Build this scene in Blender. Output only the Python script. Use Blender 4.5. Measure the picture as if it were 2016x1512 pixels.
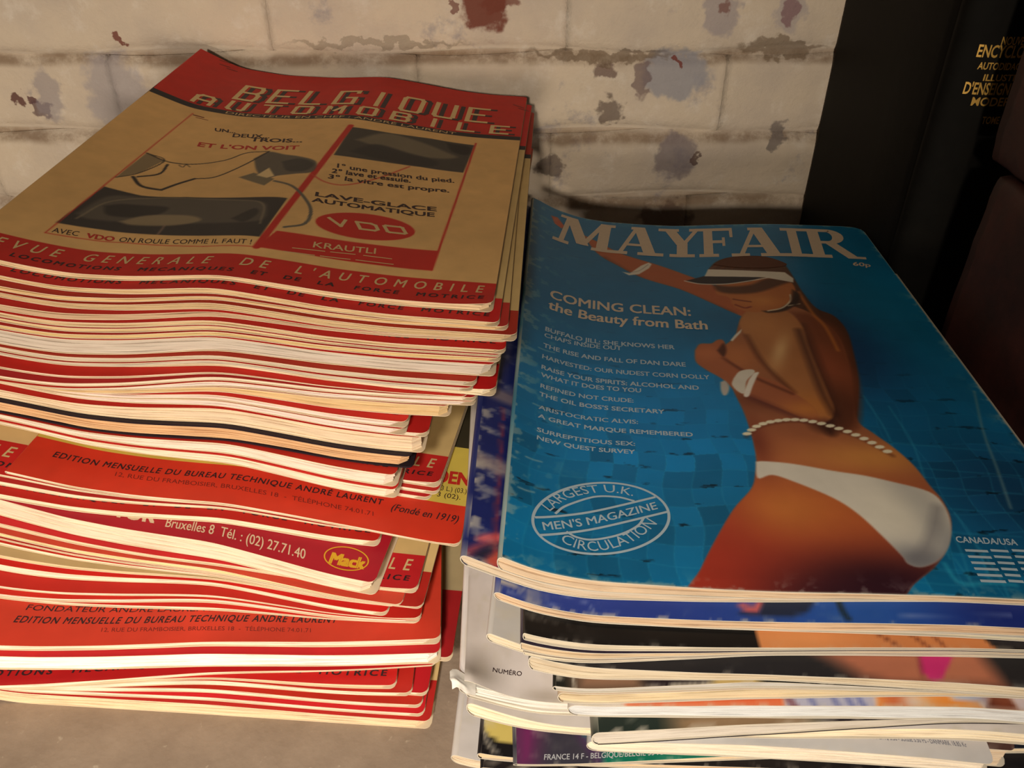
import bpy, bmesh, math, random
import numpy as np
random.seed(7); np.random.seed(7)
scene=bpy.context.scene
for o in list(bpy.data.objects): bpy.data.objects.remove(o)
# ---------------- camera, world, lights, exposure ----------------
CAMZ=0.30
cd=bpy.data.cameras.new('camera'); cam=bpy.data.objects.new('camera',cd); scene.collection.objects.link(cam)
cam.location=(0,0,CAMZ); cam.rotation_euler=(math.radians(90-35.3),0,0)
cd.sensor_width=36; cd.lens=1660/2016*36; cd.clip_start=.01; cd.clip_end=20
scene.camera=cam
w=bpy.data.worlds.new('room_light'); scene.world=w; w.use_nodes=True
w.node_tree.nodes['Background'].inputs[0].default_value=(1,.84,.68,1); w.node_tree.nodes['Background'].inputs[1].default_value=.07
def lamp(name,kind,loc,aim,power,col,size=.2,spot=None):
    l=bpy.data.lights.new(name,kind); l.energy=power; l.color=col
    if kind=='AREA': l.shape='DISK'; l.size=size
    else: l.shadow_soft_size=size
    if spot: l.spot_size=math.radians(spot[0]); l.spot_blend=spot[1]
    o=bpy.data.objects.new(name,l); scene.collection.objects.link(o); o.location=loc
    from mathutils import Vector
    o.rotation_euler=(Vector(aim)-Vector(loc)).to_track_quat('-Z','Y').to_euler()
    return o
# a lamp out in the room, and two added lights that shape its brightness
lamp('room_lamp','SPOT',(-.14,-1.15,.60),(-.33,.57,.20),49.,(1,.855,.69),.045,(56,1.))
lamp('added_low_light','SPOT',(-.12,-1.15,.09),(-.33,.57,.20),30.,(1,.86,.70),.045,(56,1.))  # added light, no real table lamp: makes the pile's dim zone on the wall
sl=lamp('added_front_light','SPOT',(-.10,-.36,.56),(-.07,.12,.0),23.,(1,.925,.84),.05,(38,1.)); sl.scale=(2.,1,1)  # added light, no real spotlight: its soft cone brightens only the low front
vs=scene.view_settings; vs.view_transform='Standard'; vs.look='None'; vs.gamma=1; vs.use_curve_mapping=False; vs.exposure=0
# ---- photograph geometry (centimetres, origin at the camera, +y into the shelf) ----
import numpy as np, math
FPX=1660.; PITCH=math.radians(35.3); CAMH=30.0
def ray(u,v):
    a=(v-756)/FPX
    return np.array([(u-1008)/FPX, math.cos(PITCH)-a*math.sin(PITCH), -math.sin(PITCH)-a*math.cos(PITCH)])
def at_z(u,v,z): r=ray(u,v); return r*(z/r[2])
def at_y(u,v,y): r=ray(u,v); return r*(y/r[1])
XG=np.arange(-40,45,.25)
def smooth(f,sig):
    n=int(4*sig/.25)+1; k=np.exp(-.5*(np.arange(-n,n+1)*.25/sig)**2); k/=k.sum()
    return np.convolve(np.concatenate([np.full(n,f[0]),f,np.full(n,f[-1])]),k,'valid')
class Stack:
    """a pile of magazines: every boundary surface is a height profile across the pile"""
    def __init__(s,yaw,yref): s.tan=math.tan(math.radians(yaw)); s.yref=yref
    def xp(s,p): return p[0]-(p[1]-s.yref)*s.tan
    def start(s,pts,x0,y0,slope,sig):
        P=[]
        for u,v in pts:
            r=ray(u,v); q=(y0-x0*slope)/(r[1]-r[0]*slope); P.append(r*q)
        X=[s.xp(p) for p in P]; Z=[p[2] for p in P]
        f=np.interp(XG,X,Z); sl=(Z[-1]-Z[-2])/(X[-1]-X[-2]); f=np.where(XG>X[-1],Z[-1]+sl*(XG-X[-1]),f)
        sl=(Z[1]-Z[0])/(X[1]-X[0]); f=np.where(XG<X[0],Z[0]+sl*(XG-X[0]),f)
        return smooth(f,sig)
    def chain(s,S,mags,scale):
        out=[]
        for m in mags:
            P=[];T=[]
            for pt in m['p']:
                if pt[1]=='h':
                    u,_,th,vb=pt; z=-20.
                    for i in range(12):
                        p=at_z(u,vb,z); z=np.interp(s.xp(p),XG,S)-th
                    P.append((p[0],p[1])); T.append((s.xp(p),th))
                else:
                    u,vt,vb=pt; z=-20.
                    for i in range(12):
                        p=at_z(u,vt,z); z=np.interp(s.xp(p),XG,S)
                    q=at_y(u,vb,p[1]); P.append((p[0],p[1])); T.append((s.xp(p),max(z-q[2],.05)))
            T=sorted(T); th=smooth(np.interp(XG,[t[0] for t in T],[t[1] for t in T]),.7)
            sc=scale if m.get('sc') else 1.
            th=np.maximum(th*sc,.05); Sn=S-th
            P=np.array(sorted(P))
            if 'yaw' in m or len(P)<2: sl=-math.tan(math.radians(m.get('yaw',4.3)))
            else: sl=(P[-1,1]-P[0,1])/(P[-1,0]-P[0,0])
            d=dict(m); d.update(top=S.copy(),bot=Sn.copy(),P=P,slope=sl); out.append(d); S=Sn
        return out,S
def fit(stack,S0,mags,lo,hi,base,rep=5):
    sc=np.ones_like(XG)
    for i in range(rep):
        out,S=stack.chain(S0,mags,sc)
        k=[j for j,m in enumerate(mags) if m.get('sc')][0]
        a=out[k]['top']; tgt=a-base; cur=a-S; r=tgt/cur
        r=smooth(np.interp(XG,[lo,hi],[1,1])*np.where(XG<lo,r[np.searchsorted(XG,lo)],np.where(XG>hi,r[np.searchsorted(XG,hi)],r)),.7)
        sc=sc*r
    return out,S,sc
A,B,C=60,400,700
def M(n,a,b,c,xr,sc=0,**k):
    p=[]
    for u,t in ((A,a),(B,b),(C,c)):
        if t is None: continue
        p.append((u,'h',t[1],t[2]) if t[0]=='h' else (u,t[0],t[1]))
    d=dict(n=n,p=p,xr=xr,**k)
    if sc: d['sc']=1
    return d
def MP(n,pts,xr=None,xl=None,sc=0,**k):
    d=dict(n=n,p=pts,xr=xr,xl=xl,**k)
    if sc: d['sc']=1
    return d
LEFT=[
M('m0',(523.8,535.7),(540.6,550.2),(579.8,592.5),970),
M('m1',(553.2,562.7),(566,578),(610,620),982),
M('m2',(573,583.3),(582.2,589.8),(621,630),1000),
M('m3',(586,597),(595.4,608.9),(635.4,649),1017),
M('m4',(608,621.4),(612.5,623.2),(649.5,656),1000),
M('m5',(624.6,635),(629.5,639),(667.6,676.7),995),
M('m6',(636,644.5),(640,649.4),(678,683),988),
M('m7',(649,658),(651,660.5),(685.4,695),985),
M('m8',(659,689.7),(661.6,689.8),(698,722.7),975),
M('m9',(693,702.4),(697.5,705.7),(732.7,742.5),937),
M('m10',(703.6,711),(707.3,715.2),(745,753),930),
MP('m10b',[(950,766,779)],xr=975),
M('m11',(731,736.5),(730.3,735),(764.8,767.1),920),
M('m12',(748,755),(739.8,747),(769.2,777),938),
M('m13',(757.8,761),(749,759),(778,787),936),
M('m14',('h',.2,763),(760,769.4),(787,809.4),886),
M('m15',('h',.22,765),(775.7,787),(819.7,832.4),801),
M('m16',('h',.22,766),(787.8,798.7),(833,846),797),
MP('m16b',[(825,852,860)],xr=842),
M('m17',(778,795.5),(802.7,832),(848,879),833),
M('m18',(800,827),(836.8,866),(884,911),811),
M('m19',(828,839),(868,887.6),(924.4,949),779),
M('m20',(842,850),(890.8,906),(953,970.5),781),
MP('m20b',[(850,952,962)],xr=864,yaw=9,sc=1),
MP('m20c',[(850,966,976)],xr=862,yaw=9,sc=1),
MP('m20d',[(840,978,988)],xr=846,yaw=9,sc=1),
M('m21',(938.5,943.5),(984.6,990),(1030,1037.3),905,1),
M('m22',('h',.12,949),('h',.1,993),('h',.08,1038),862,1),
M('m23',(958.3,966),(994,1000),(1040,1044.5),770,1),
M('m24',(983,992.5),(1015.6,1027.5),(1061,1077),745,1),
M('m25',(999.7,1031.4),(1063,1101),(1140.5,1176),737,1),
M('m26',(1043,1051),(1108,1115),(1148,1158),820,1),
M('m27',(1063,1070),(1115.6,1125),(1178,1183),790,1),
M('m28',(1072.7,1076.7),('h',.15,1128),('h',.15,1185),831,1),
M('m29',(1080.6,1087),('h',.15,1132),('h',.15,1187),780,1),
M('m30',(1103.6,1110),('h',.15,1137),('h',.15,1188.5),775,1),
M('m31',(1122,1133.8),(1138,1146.5),(1200,1211),762,1),
M('m32',(1161.3,1166),(1165.6,1171),(1212,1215),828,1),
M('m33',(1176,1182),(1173.5,1182),(1216,1224),827,1),
M('m33b',('h',.15,1185),(1193.5,1201),(1220,1224),826,1),
M('m34',(1271.7,1280.8),(1262.5,1273),(1262,1277.8),867,1),
M('m35',(1293,1317.3),(1286,1315),(1289,1319),866,1),
MP('m35b',[(880,1294,1306)],xr=889,sc=1),
M('m36',(1347.5,1354.6),(1321,1327),('h',.15,1322),860,1),
M('m37',('h',.25,1356),(1327.5,1332),(1349,1360),779,1),
M('m37b',('h',.25,1357),(1334,1344),(1362,1372),810,1),
MP('m37c',[(830,1364,1373)],xr=841,sc=1),
M('m38',('h',.25,1359),(1352,1361),(1381.7,1391.3),830,1),
M('m39',('h',.22,1363),(1370.5,1378.4),(1396.8,1406),834,1),
M('m40',(1365.7,1384),(1385.6,1408.6),(1410,1432),847,1)]
for m_ in LEFT:
    if m_['n']=='m21': m_['p'].append((885,1073.,1078.5))
SL=Stack(4.3,28.)
SL0=SL.start([(0,510),(55,522),(139,537),(250,543),(333,542),(417,540),(444,542),(560,561),(640,575),(778,592),(917,603)],-.7,28.,-.075,.5)
LM,Sf,lsc=fit(SL,SL0,LEFT,-19,-3,-CAMH)
RIGHT=[
MP('r0',[(1000,1102,1128),(1100,1129.8,1154.3),(1500,1163,1179),(1900,1173.7,1186.3)],xl=978),
MP('rl',[(930,1100,1121),(970,1111,1131)],xl=905,yaw=1.8),
MP('r1',[(1100,1200,1215.8),(1500,1223.3,1240.5),(1900,1230,1247)],xl=972),
MP('r1b',[(1100,'h',.08,1216),(1500,'h',.1,1241),(1900,1248,1256.4)],xl=1040),
MP('r2',[(1100,1259.5,1274),(1500,1274.2,1281),(1900,1275,1281)],xl=1029),
MP('r3',[(1100,1279,1294),(1500,1281.5,1286),(1900,1282,1288)],xl=1024),
MP('r3b',[(1100,1295,1302),(1500,1286.5,1290),(1900,1288.5,1294)],xl=1030),
MP('r4',[(1100,1303,1330),(1500,1329.8,1341),(1900,1343.7,1362)],xl=1040),
MP('rs',[(975,1254,1272),(1015,1260,1276)],xl=957,yaw=4),
MP('r5',[(1130,1353.7,1363),(1500,1342,1355),(1900,'h',.1,1366)],xl=1088),
MP('r6',[(1130,1364.5,1384.7),(1500,1356,1377.5),(1900,'h',.2,1371)],xl=1098),
MP('r7',[(1140,1387.4,1409),(1500,1389.4,1415),(1900,1391.3,1418)],xl=1118),
MP('rwa',[(960,1362,1380),(1000,1368,1386),(1100,1381.4,1396.6)],xl=902,sc=0),
MP('rwb',[(1000,1388,1397),(1100,1397,1405)],xl=918,sc=0),
MP('r8',[(1190,1441,1470),(1500,1424,1447),(1900,1414.5,1423)],xl=1165,sc=1),
MP('rw2',[(1000,1406,1430.5),(1100,1427,1445)],xl=917,sc=1),
MP('r8b',[(1500,'h',.15,1448),(1900,1424,1449.6)],xl=1300,sc=1),
MP('r9',[(1500,1467.4,1492.5),(1900,1498.5,1516)],xr=1960,sc=1),
MP('rr',[(1980,1476,1505)],xr=2003,sc=1),
MP('rf',[(1060,1504,1509),(1420,1489,1498)],xl=1010,sc=1),
MP('ry',[(960,1484,1496),(1000,1490,1500)],xl=939,yaw=3,sc=1),
MP('rb',[(960,'h',.3,1520),(1500,1507,1516)],xl=945,sc=1),
MP('rw3',[(900,1487,1503),(930,1494,1510)],xl=887,yaw=3,sc=1),
]
SR=Stack(3.4,18.36)
SR0=SR.start([(990,1096),(1010,1104),(1060,1123),(1100,1130),(1150,1141),(1180,1144),(1400,1158.5),(1500,1163),(1560,1165),(1700,1167.7),(1900,1173.7),(2016,1180)],-.53,18.36,-.059,.5)
# ---------------- helpers ----------------
COLL=scene.collection
def lin(c):
    c=np.asarray(c,float)/255.; return np.where(c<=.04045,c/12.92,((c+.055)/1.055)**2.4)
def wpt(p): return (p[0]/100.,p[1]/100.,(p[2]+CAMH)/100.)
def link(name,mesh,mat=None,parent=None,label=None):
    o=bpy.data.objects.new(name,mesh); COLL.objects.link(o)
    if mat is not None:
        for m in (mat if isinstance(mat,(list,tuple)) else [mat]): mesh.materials.append(m)
    if parent is not None: o.parent=parent
    if label: o['label']=label
    return o
def thing(name,loc,label,cat,group=None):
    o=bpy.data.objects.new(name,None); COLL.objects.link(o); o.location=loc; o.empty_display_size=.02
    o['label']=label; o['category']=cat
    if group: o['group']=group
    return o
def mesh_np(name,V,Fq,mi=None,smooth_=True,col=None,uv=None):
    me=bpy.data.meshes.new(name); V=np.asarray(V,np.float32); Fq=np.asarray(Fq,np.int32)
    me.vertices.add(len(V)); me.vertices.foreach_set('co',V.ravel())
    k=Fq.shape[1]; me.loops.add(len(Fq)*k); me.loops.foreach_set('vertex_index',Fq.ravel())
    me.polygons.add(len(Fq)); me.polygons.foreach_set('loop_start',np.arange(len(Fq),dtype=np.int32)*k)
    try: me.polygons.foreach_set('loop_total',np.full(len(Fq),k,np.int32))
    except Exception: pass
    if mi is not None: me.polygons.foreach_set('material_index',np.asarray(mi,np.int32))
    sm=np.full(len(Fq),bool(smooth_)) if np.isscalar(smooth_) else np.asarray(smooth_,bool)
    me.polygons.foreach_set('use_smooth',sm)
    if col is not None:
        a=me.color_attributes.new('Col','FLOAT_COLOR','POINT')
        c=np.ones((len(V),4),np.float32); c[:,:3]=col; a.data.foreach_set('color',c.ravel())
    if uv is not None:
        u=me.uv_layers.new(name='UVMap'); u.data.foreach_set('uv',np.asarray(uv,np.float32)[Fq.ravel()].ravel())
    me.update(calc_edges=True); me.validate()
    return me
def gridfaces(n,m,off=0,flip=False):
    i=np.arange(n-1)[:,None]*m+np.arange(m-1)[None,:]; i=i.ravel()+off
    f=np.stack([i,i+m,i+m+1,i+1],1)
    return f[:,::-1] if flip else f
def vnoise(x,y,seed=0):
    xi=np.floor(x).astype(int); yi=np.floor(y).astype(int); fx=x-xi; fy=y-yi; fx=fx*fx*(3-2*fx); fy=fy*fy*(3-2*fy)
    def h(a,b):
        n=(a*374761393+b*668265263+seed*1442695041)&0x7fffffff; n=((n^(n>>13))*1274126177)&0x7fffffff
        return ((n^(n>>16))&0xffff)/65535.
    return (h(xi,yi)*(1-fx)+h(xi+1,yi)*fx)*(1-fy)+(h(xi,yi+1)*(1-fx)+h(xi+1,yi+1)*fx)*fy
def fbm(x,y,seed=0,o=4):
    r=0;a=.5;tot=0
    for k in range(o): r=r+a*vnoise(x*2**k,y*2**k,seed+k*7); tot+=a; a*=.5
    return r/tot
# ---- materials ----
def newmat(name):
    m=bpy.data.materials.new(name); m.use_nodes=True; nt=m.node_tree; b=nt.nodes['Principled BSDF']; return m,nt,b
def flat(name,rgb,rough=.6,spec=.3):
    m,nt,b=newmat(name); b.inputs['Base Color'].default_value=(*lin(rgb),1); b.inputs['Roughness'].default_value=rough
    b.inputs['Specular IOR Level'].default_value=spec
    n=nt.nodes.new('ShaderNodeTexNoise'); n.inputs['Scale'].default_value=400
    mx=nt.nodes.new('ShaderNodeMix'); mx.data_type='RGBA'; mx.blend_type='MULTIPLY'; mx.inputs[0].default_value=.12
    mx.inputs[6].default_value=(*lin(rgb),1); nt.links.new(n.outputs['Fac'],mx.inputs[7]); nt.links.new(mx.outputs[2],b.inputs['Base Color'])
    return m
def printmat(name,rough=.5,spec=.35):
    m,nt,b=newmat(name); a=nt.nodes.new('ShaderNodeAttribute'); a.attribute_name='Col'
    n=nt.nodes.new('ShaderNodeTexNoise'); n.inputs['Scale'].default_value=90; n.inputs['Detail'].default_value=6
    r=nt.nodes.new('ShaderNodeMapRange'); r.inputs[3].default_value=.86; r.inputs[4].default_value=1.06
    nt.links.new(n.outputs['Fac'],r.inputs[0])
    mx=nt.nodes.new('ShaderNodeMix'); mx.data_type='RGBA'; mx.blend_type='MULTIPLY'; mx.inputs[0].default_value=1
    nt.links.new(a.outputs['Color'],mx.inputs[6]); nt.links.new(r.outputs[0],mx.inputs[7]); nt.links.new(mx.outputs[2],b.inputs['Base Color'])
    b.inputs['Roughness'].default_value=rough; b.inputs['Specular IOR Level'].default_value=spec
    n2=nt.nodes.new('ShaderNodeTexNoise'); n2.inputs['Scale'].default_value=60; n2.inputs['Detail'].default_value=3
    bp=nt.nodes.new('ShaderNodeBump'); bp.inputs['Strength'].default_value=.25; bp.inputs['Distance'].default_value=.0006
    nt.links.new(n2.outputs['Fac'],bp.inputs['Height']); nt.links.new(bp.outputs[0],b.inputs['Normal'])
    return m
PRINT=printmat('printed_uncoated_cover',.6,.25); GLOSS=printmat('printed_glossy_cover',.42,.22)
_pg={}
def pagemat(rgb):
    k=tuple(rgb)
    if k in _pg: return _pg[k]
    m,nt,b=newmat('page_edges_%d'%len(_pg)); uv=nt.nodes.new('ShaderNodeUVMap')
    mp=nt.nodes.new('ShaderNodeMapping'); mp.inputs['Scale'].default_value=(.5,55,1)
    n=nt.nodes.new('ShaderNodeTexNoise'); n.inputs['Scale'].default_value=1.; n.inputs['Detail'].default_value=4
    nt.links.new(uv.outputs[0],mp.inputs[0]); nt.links.new(mp.outputs[0],n.inputs['Vector'])
    mp2=nt.nodes.new('ShaderNodeMapping'); mp2.inputs['Scale'].default_value=(.35,1.2,1); nt.links.new(uv.outputs[0],mp2.inputs[0])
    n2=nt.nodes.new('ShaderNodeTexNoise'); n2.inputs['Scale'].default_value=1.; n2.inputs['Detail'].default_value=5; nt.links.new(mp2.outputs[0],n2.inputs['Vector'])
    r=nt.nodes.new('ShaderNodeMapRange'); r.inputs[1].default_value=.3; r.inputs[2].default_value=.7; r.inputs[3].default_value=.72; r.inputs[4].default_value=1.05
    nt.links.new(n.outputs['Fac'],r.inputs[0])
    cr=nt.nodes.new('ShaderNodeValToRGB'); cr.color_ramp.elements[0].position=.32; cr.color_ramp.elements[1].position=.5
    c=lin(rgb); cr.color_ramp.elements[0].color=(*(c*np.array([.80,.76,.74])),1); cr.color_ramp.elements[1].color=(*c,1)
    nt.links.new(n2.outputs['Fac'],cr.inputs[0])
    mx=nt.nodes.new('ShaderNodeMix'); mx.data_type='RGBA'; mx.blend_type='MULTIPLY'; mx.inputs[0].default_value=1
    nt.links.new(cr.outputs[0],mx.inputs[6]); nt.links.new(r.outputs[0],mx.inputs[7]); nt.links.new(mx.outputs[2],b.inputs['Base Color'])
    b.inputs['Roughness'].default_value=.85; b.inputs['Specular IOR Level'].default_value=.1
    bp=nt.nodes.new('ShaderNodeBump'); bp.inputs['Strength'].default_value=.35; bp.inputs['Distance'].default_value=.0004
    nt.links.new(n.outputs['Fac'],bp.inputs['Height']); nt.links.new(bp.outputs[0],b.inputs['Normal'])
    _pg[k]=m; return m
# ---- one magazine: placement frame on the pile ----
def proj_u(p): return 1008+FPX*p[0]/(p[1]*math.cos(PITCH)-p[2]*math.sin(PITCH))
class Mag: pass
def place(st,m,W,L,D=None,dec=(0,0)):
    g=Mag(); g.W=W; g.L=L; g.st=st; g.m=m; P=m['P']; sl=m['slope']; c=1/math.hypot(1,sl); g.e1=np.array([c,c*sl]); g.e2=np.array([-g.e1[1],g.e1[0]])
    p0=P.mean(0) if len(P)>1 else P[0]
    if 'yaw' not in m and len(P)>1: p0=P[0]*.5+P[-1]*.5
    T=(P-p0)@g.e1; R=(P-p0)@g.e2
    T=np.concatenate([[T[0]-6],T,[T[-1]+6]]); R=np.concatenate([[R[0]],R,[R[-1]]])*.85
    q=np.arange(-45,45,.25); bow=np.interp(q,T,R); bow=smooth(bow,1.2) if len(P)>2 else bow*0
    g.D=D; g.dec=dec
    topf=lambda x,y: surf(g,x,y,0)
    # right (or left) front corner from the column where it shows
    best=None
    for a in q:
        xy=p0+a*g.e1+np.interp(a,q,bow)*g.e2; z=topf(xy[0],xy[1]); u=proj_u((xy[0],xy[1],z)); tgt=m.get('xr') or m.get('xl')
        if best is None or abs(u-tgt)<best[0]: best=(abs(u-tgt),a,u)
    a=best[1]; a2=a+.25; 
    xy=p0+a*g.e1; u1=best[2]; xy2=p0+a2*g.e1+np.interp(a2,q,bow)*g.e2; u2=proj_u((xy2[0],xy2[1],topf(*xy2)))
    a+= .25*(tgt-u1)/(u2-u1)
    s0=a-W if m.get('xr') else a
    g.O=p0+s0*g.e1; g.bow=lambda s,t: np.interp(s+s0,q,bow)*(1-np.clip(t/L,0,1)); g.curls=[]; g.roundleft=False
    return g
def surf(g,x,y,which):
    st=g.st; X=x-(y-st.yref)*st.tan; f=g.m['bot' if which else 'top']; z=np.interp(X,XG,f)-(0 if which else .02)
    if g.D is not None:
        wgt=np.clip((y-st.yref)/27.,0,1.15); D=np.interp(X,XG,g.D)
        z=z+wgt*D*g.dec[which]
        if which: z=np.minimum(z,surf(g,x,y,0)-.03)
    return z
def xy_of(g,s,t):
    b=g.bow(s,t); return g.O[0]+s*g.e1[0]+(t+b)*g.e2[0], g.O[1]+s*g.e1[1]+(t+b)*g.e2[1]
def curl_z(g,s,t):
    z=0*s+0*t
    for (cs,ct,h,r) in g.curls: z=z+h*np.clip(1-np.hypot(s-cs,t-ct)/r,0,1)**2
    return z
def pt(g,s,t,dz=0.,which=0,curl=True):
    x,y=xy_of(g,s,t); z=surf(g,x,y,which)+dz
    if curl and not which: z=z+curl_z(g,s,t)
    return np.stack([x,y,z],-1)
def st_of(g,u,v):
    """where the sight line through a photo point meets this cover"""
    r=ray(u,v); k=-g_z0(g)/-r[2]
    for i in range(25):
        p=r*k; z=surf(g,p[0],p[1],0); k=k+.9*(z-p[2])/r[2]
    p=r*k; d=p[:2]-g.O; s=d@g.e1; t=d@g.e2; t=t-g.bow(s,t); return float(s),float(t)
def g_z0(g): return float(surf(g,g.O[0]+5,g.O[1]+5,0))
def local(g,P): # world metres relative to the thing's empty
    P=np.asarray(P,float); return np.stack([(P[...,0]-g.O[0])/100,(P[...,1]-g.O[1])/100,(P[...,2]-g.zb)/100],-1)
RC=.28
def tfront(g,s,r=None):
    r=r or (.7 if g.m['n']=='r0' else RC)
    d=np.clip(s-(g.W-r),0,r); e=np.clip(r-s,0,r) if g.roundleft else 0*s
    return (r-np.sqrt(np.maximum(r*r-d*d,0)))+(r-np.sqrt(np.maximum(r*r-e*e,0)))
def build_mag(g,name,label,paint,pagecol,dense=None,botcol=None,gloss=False,layers=None,shear=None,edgecol=(226,205,170),group=None,spine='left',curls=None,cat='magazine',covth=.025,backpaint=None):
    m=g.m; g.curls=curls or []; g.roundleft=False
    x0,y0=g.O+.5*g.W*g.e1+5*g.e2; g.zb=float(surf(g,x0,y0,1))
    e=thing(name,wpt((g.O[0],g.O[1],g.zb)),label,cat,group)
    W,L=g.W,g.L; thm=float(surf(g,x0,y0,0)-surf(g,x0,y0,1)); r=max(.04,min(.45,thm/2))
    # ---- cover sheet: top, spine fold, bottom ----
    if dense: S=np.linspace(r,W,int((W-r)/dense[0])+1); T=np.linspace(0,1,int(L/dense[1])+1)
    else:
        S=np.concatenate([np.linspace(r,W-.34,62),np.linspace(W-.32,W,9)]); T=np.concatenate([np.linspace(0,4/L,20),np.linspace(4/L,1,24)[1:]])
        if m.get('brk'):
            bk=[]
            for b in m['brk']: bk+= [b/L-.0003,b/L+.0003]
            T=np.sort(np.concatenate([T,bk]))
    mats=[GLOSS if gloss else PRINT, pagemat(edgecol)]
    if botcol: mats.append(flat('cover_edge',botcol))
    V=[];Fc=[];MI=[];CO=[];off=0
    def tt(s,T):
        f=tfront(g,s); q_=T*L; return q_+f*np.clip(1-q_/.9,0,1)-f*np.clip(1-(L-q_)/.9,0,1)
    ss,TT=np.meshgrid(S,T,indexing='ij'); tv=tt(ss,TT)
    dzb=(-.0)
    top=pt(g,ss,tv); V.append(top.reshape(-1,3)); Fc.append(gridfaces(len(S),len(T))); MI.append(np.zeros(len(Fc[-1]))); 
    c=paint(ss,tv); CO.append(lin(c.reshape(-1,3)*1.)); off+=ss.size
    # under side of the top sheet + edges, coarser
    S2=S[::max(1,len(S)//64)] if dense else S; S2=np.append(S2[:-1],W) if S2[-1]!=W else S2; T2=T[::max(1,len(T)//60)]; T2=np.append(T2,1.) if T2[-1]!=1 else T2
    ss,TT=np.meshgrid(S2,T2,indexing='ij'); und=pt(g,ss,tt(ss,TT),-covth); V.append(und.reshape(-1,3)); Fc.append(gridfaces(len(S2),len(T2),off,True)); MI.append(np.ones(len(Fc[-1]))); CO.append(np.tile(lin(edgecol),(ss.size,1))); off+=ss.size
    def strip(sv,tv_):
        nonlocal off
        a=pt(g,sv,tv_); b=pt(g,sv,tv_,-covth); V.append(np.concatenate([a,b])); n=len(sv); i=np.arange(n-1)+off
        Fc.append(np.stack([i,i+1,i+1+n,i+n],1)); MI.append(np.ones(n-1)); CO.append(np.tile(lin(edgecol),(2*n,1))); off+=2*n
    strip(S,tt(S,0*S)); strip(S,tt(S,0*S+1)); strip(W+0*T,tt(W+0*T,T))
    # spine fold and back cover
    A=np.linspace(math.pi/2,3*math.pi/2,9); T3=np.concatenate([np.linspace(0,.15,7),np.linspace(.15,1,16)[1:]])
    aa,TT=np.meshgrid(A,T3,indexing='ij'); tv=TT*L
    x,y=xy_of(g,0*tv+r,tv); zt=surf(g,x,y,0); zbm=surf(g,x,y,1); zm=(zt+zbm)/2; hh=(zt-zbm)/2
    x2,y2=xy_of(g,r+r*np.cos(aa),tv); zt=surf(g,x2,y2,0); zbm=surf(g,x2,y2,1); zm=(zt+zbm)/2; hh=(zt-zbm)/2; sp=np.stack([x2,y2,zm+hh*np.sin(aa)],-1)
    V.append(sp.reshape(-1,3)); Fc.append(gridfaces(len(A),len(T3),off,True)); MI.append(np.zeros(len(Fc[-1]))); CO.append(lin((spine_paint(paint,tv,aa,r)).reshape(-1,3))); off+=tv.size
    # fold edge thickness at the front
    rin=max(r-covth,.01); x3,y3=xy_of(g,r+rin*np.cos(A),0*A); z3=(surf(g,x3,y3,0)+surf(g,x3,y3,1))/2+((surf(g,x3,y3,0)-surf(g,x3,y3,1))/2-covth*.9).clip(.005)*np.sin(A)
    V.append(np.concatenate([sp[:,0],np.stack([x3,y3,z3],-1)])); n=len(A); i=np.arange(n-1)+off; Fc.append(np.stack([i,i+1,i+1+n,i+n],1)[:,::-1]); MI.append(np.ones(n-1)); CO.append(np.tile(lin(edgecol),(2*n,1))); off+=2*n
    S4=np.concatenate([np.linspace(r,W-.34,46),np.linspace(W-.32,W,6)]); ss,TT=np.meshgrid(S4,T3,indexing='ij'); 
    for dz,fl in ((0,True),(covth,False)):
        q=pt(g,ss,tt(ss,TT),dz,1); V.append(q.reshape(-1,3)); Fc.append(gridfaces(len(S4),len(T3),off,fl)); MI.append(np.ones(len(Fc[-1]))*(1 if dz else 0)); CO.append(np.tile(lin(edgecol),(ss.size,1))); off+=ss.size
    a=pt(g,S4,tt(S4,0*S4),0,1); b=pt(g,S4,tt(S4,0*S4),covth,1); V.append(np.concatenate([b,a])); n=len(S4); i=np.arange(n-1)+off
    Fc.append(np.stack([i,i+1,i+1+n,i+n],1)); MI.append(np.ones(n-1)*(2 if botcol else 1)); CO.append(np.tile(lin(edgecol),(2*n,1))); off+=2*n
    me=mesh_np('cover',local(g,np.concatenate(V)),np.concatenate(Fc),np.concatenate(MI),True,np.concatenate(CO))
    link('cover',me,mats,e)
    # ---- page block: leaves in uneven sheaves ----
    rs=random.Random(hash(m['n'])%1000 if False else sum(map(ord,m['n']))*7+len(m['n']))
    n=layers or max(2,min(9,int(round(thm/.075)))); shr=(rs.uniform(.05,.3) if shear is None else shear)
    SP=np.concatenate([np.linspace(0,.03,10)[:-1],np.linspace(.03,1,60)]); V=[];Fc=[];UV=[];off=0
    zu,zl=1-0.0,0.0; cuts=np.sort(np.concatenate([[0,1],np.clip((np.arange(1,n)+np.array([rs.uniform(-.25,.25) for _ in range(n-1)]))/n,0,1)]))
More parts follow.
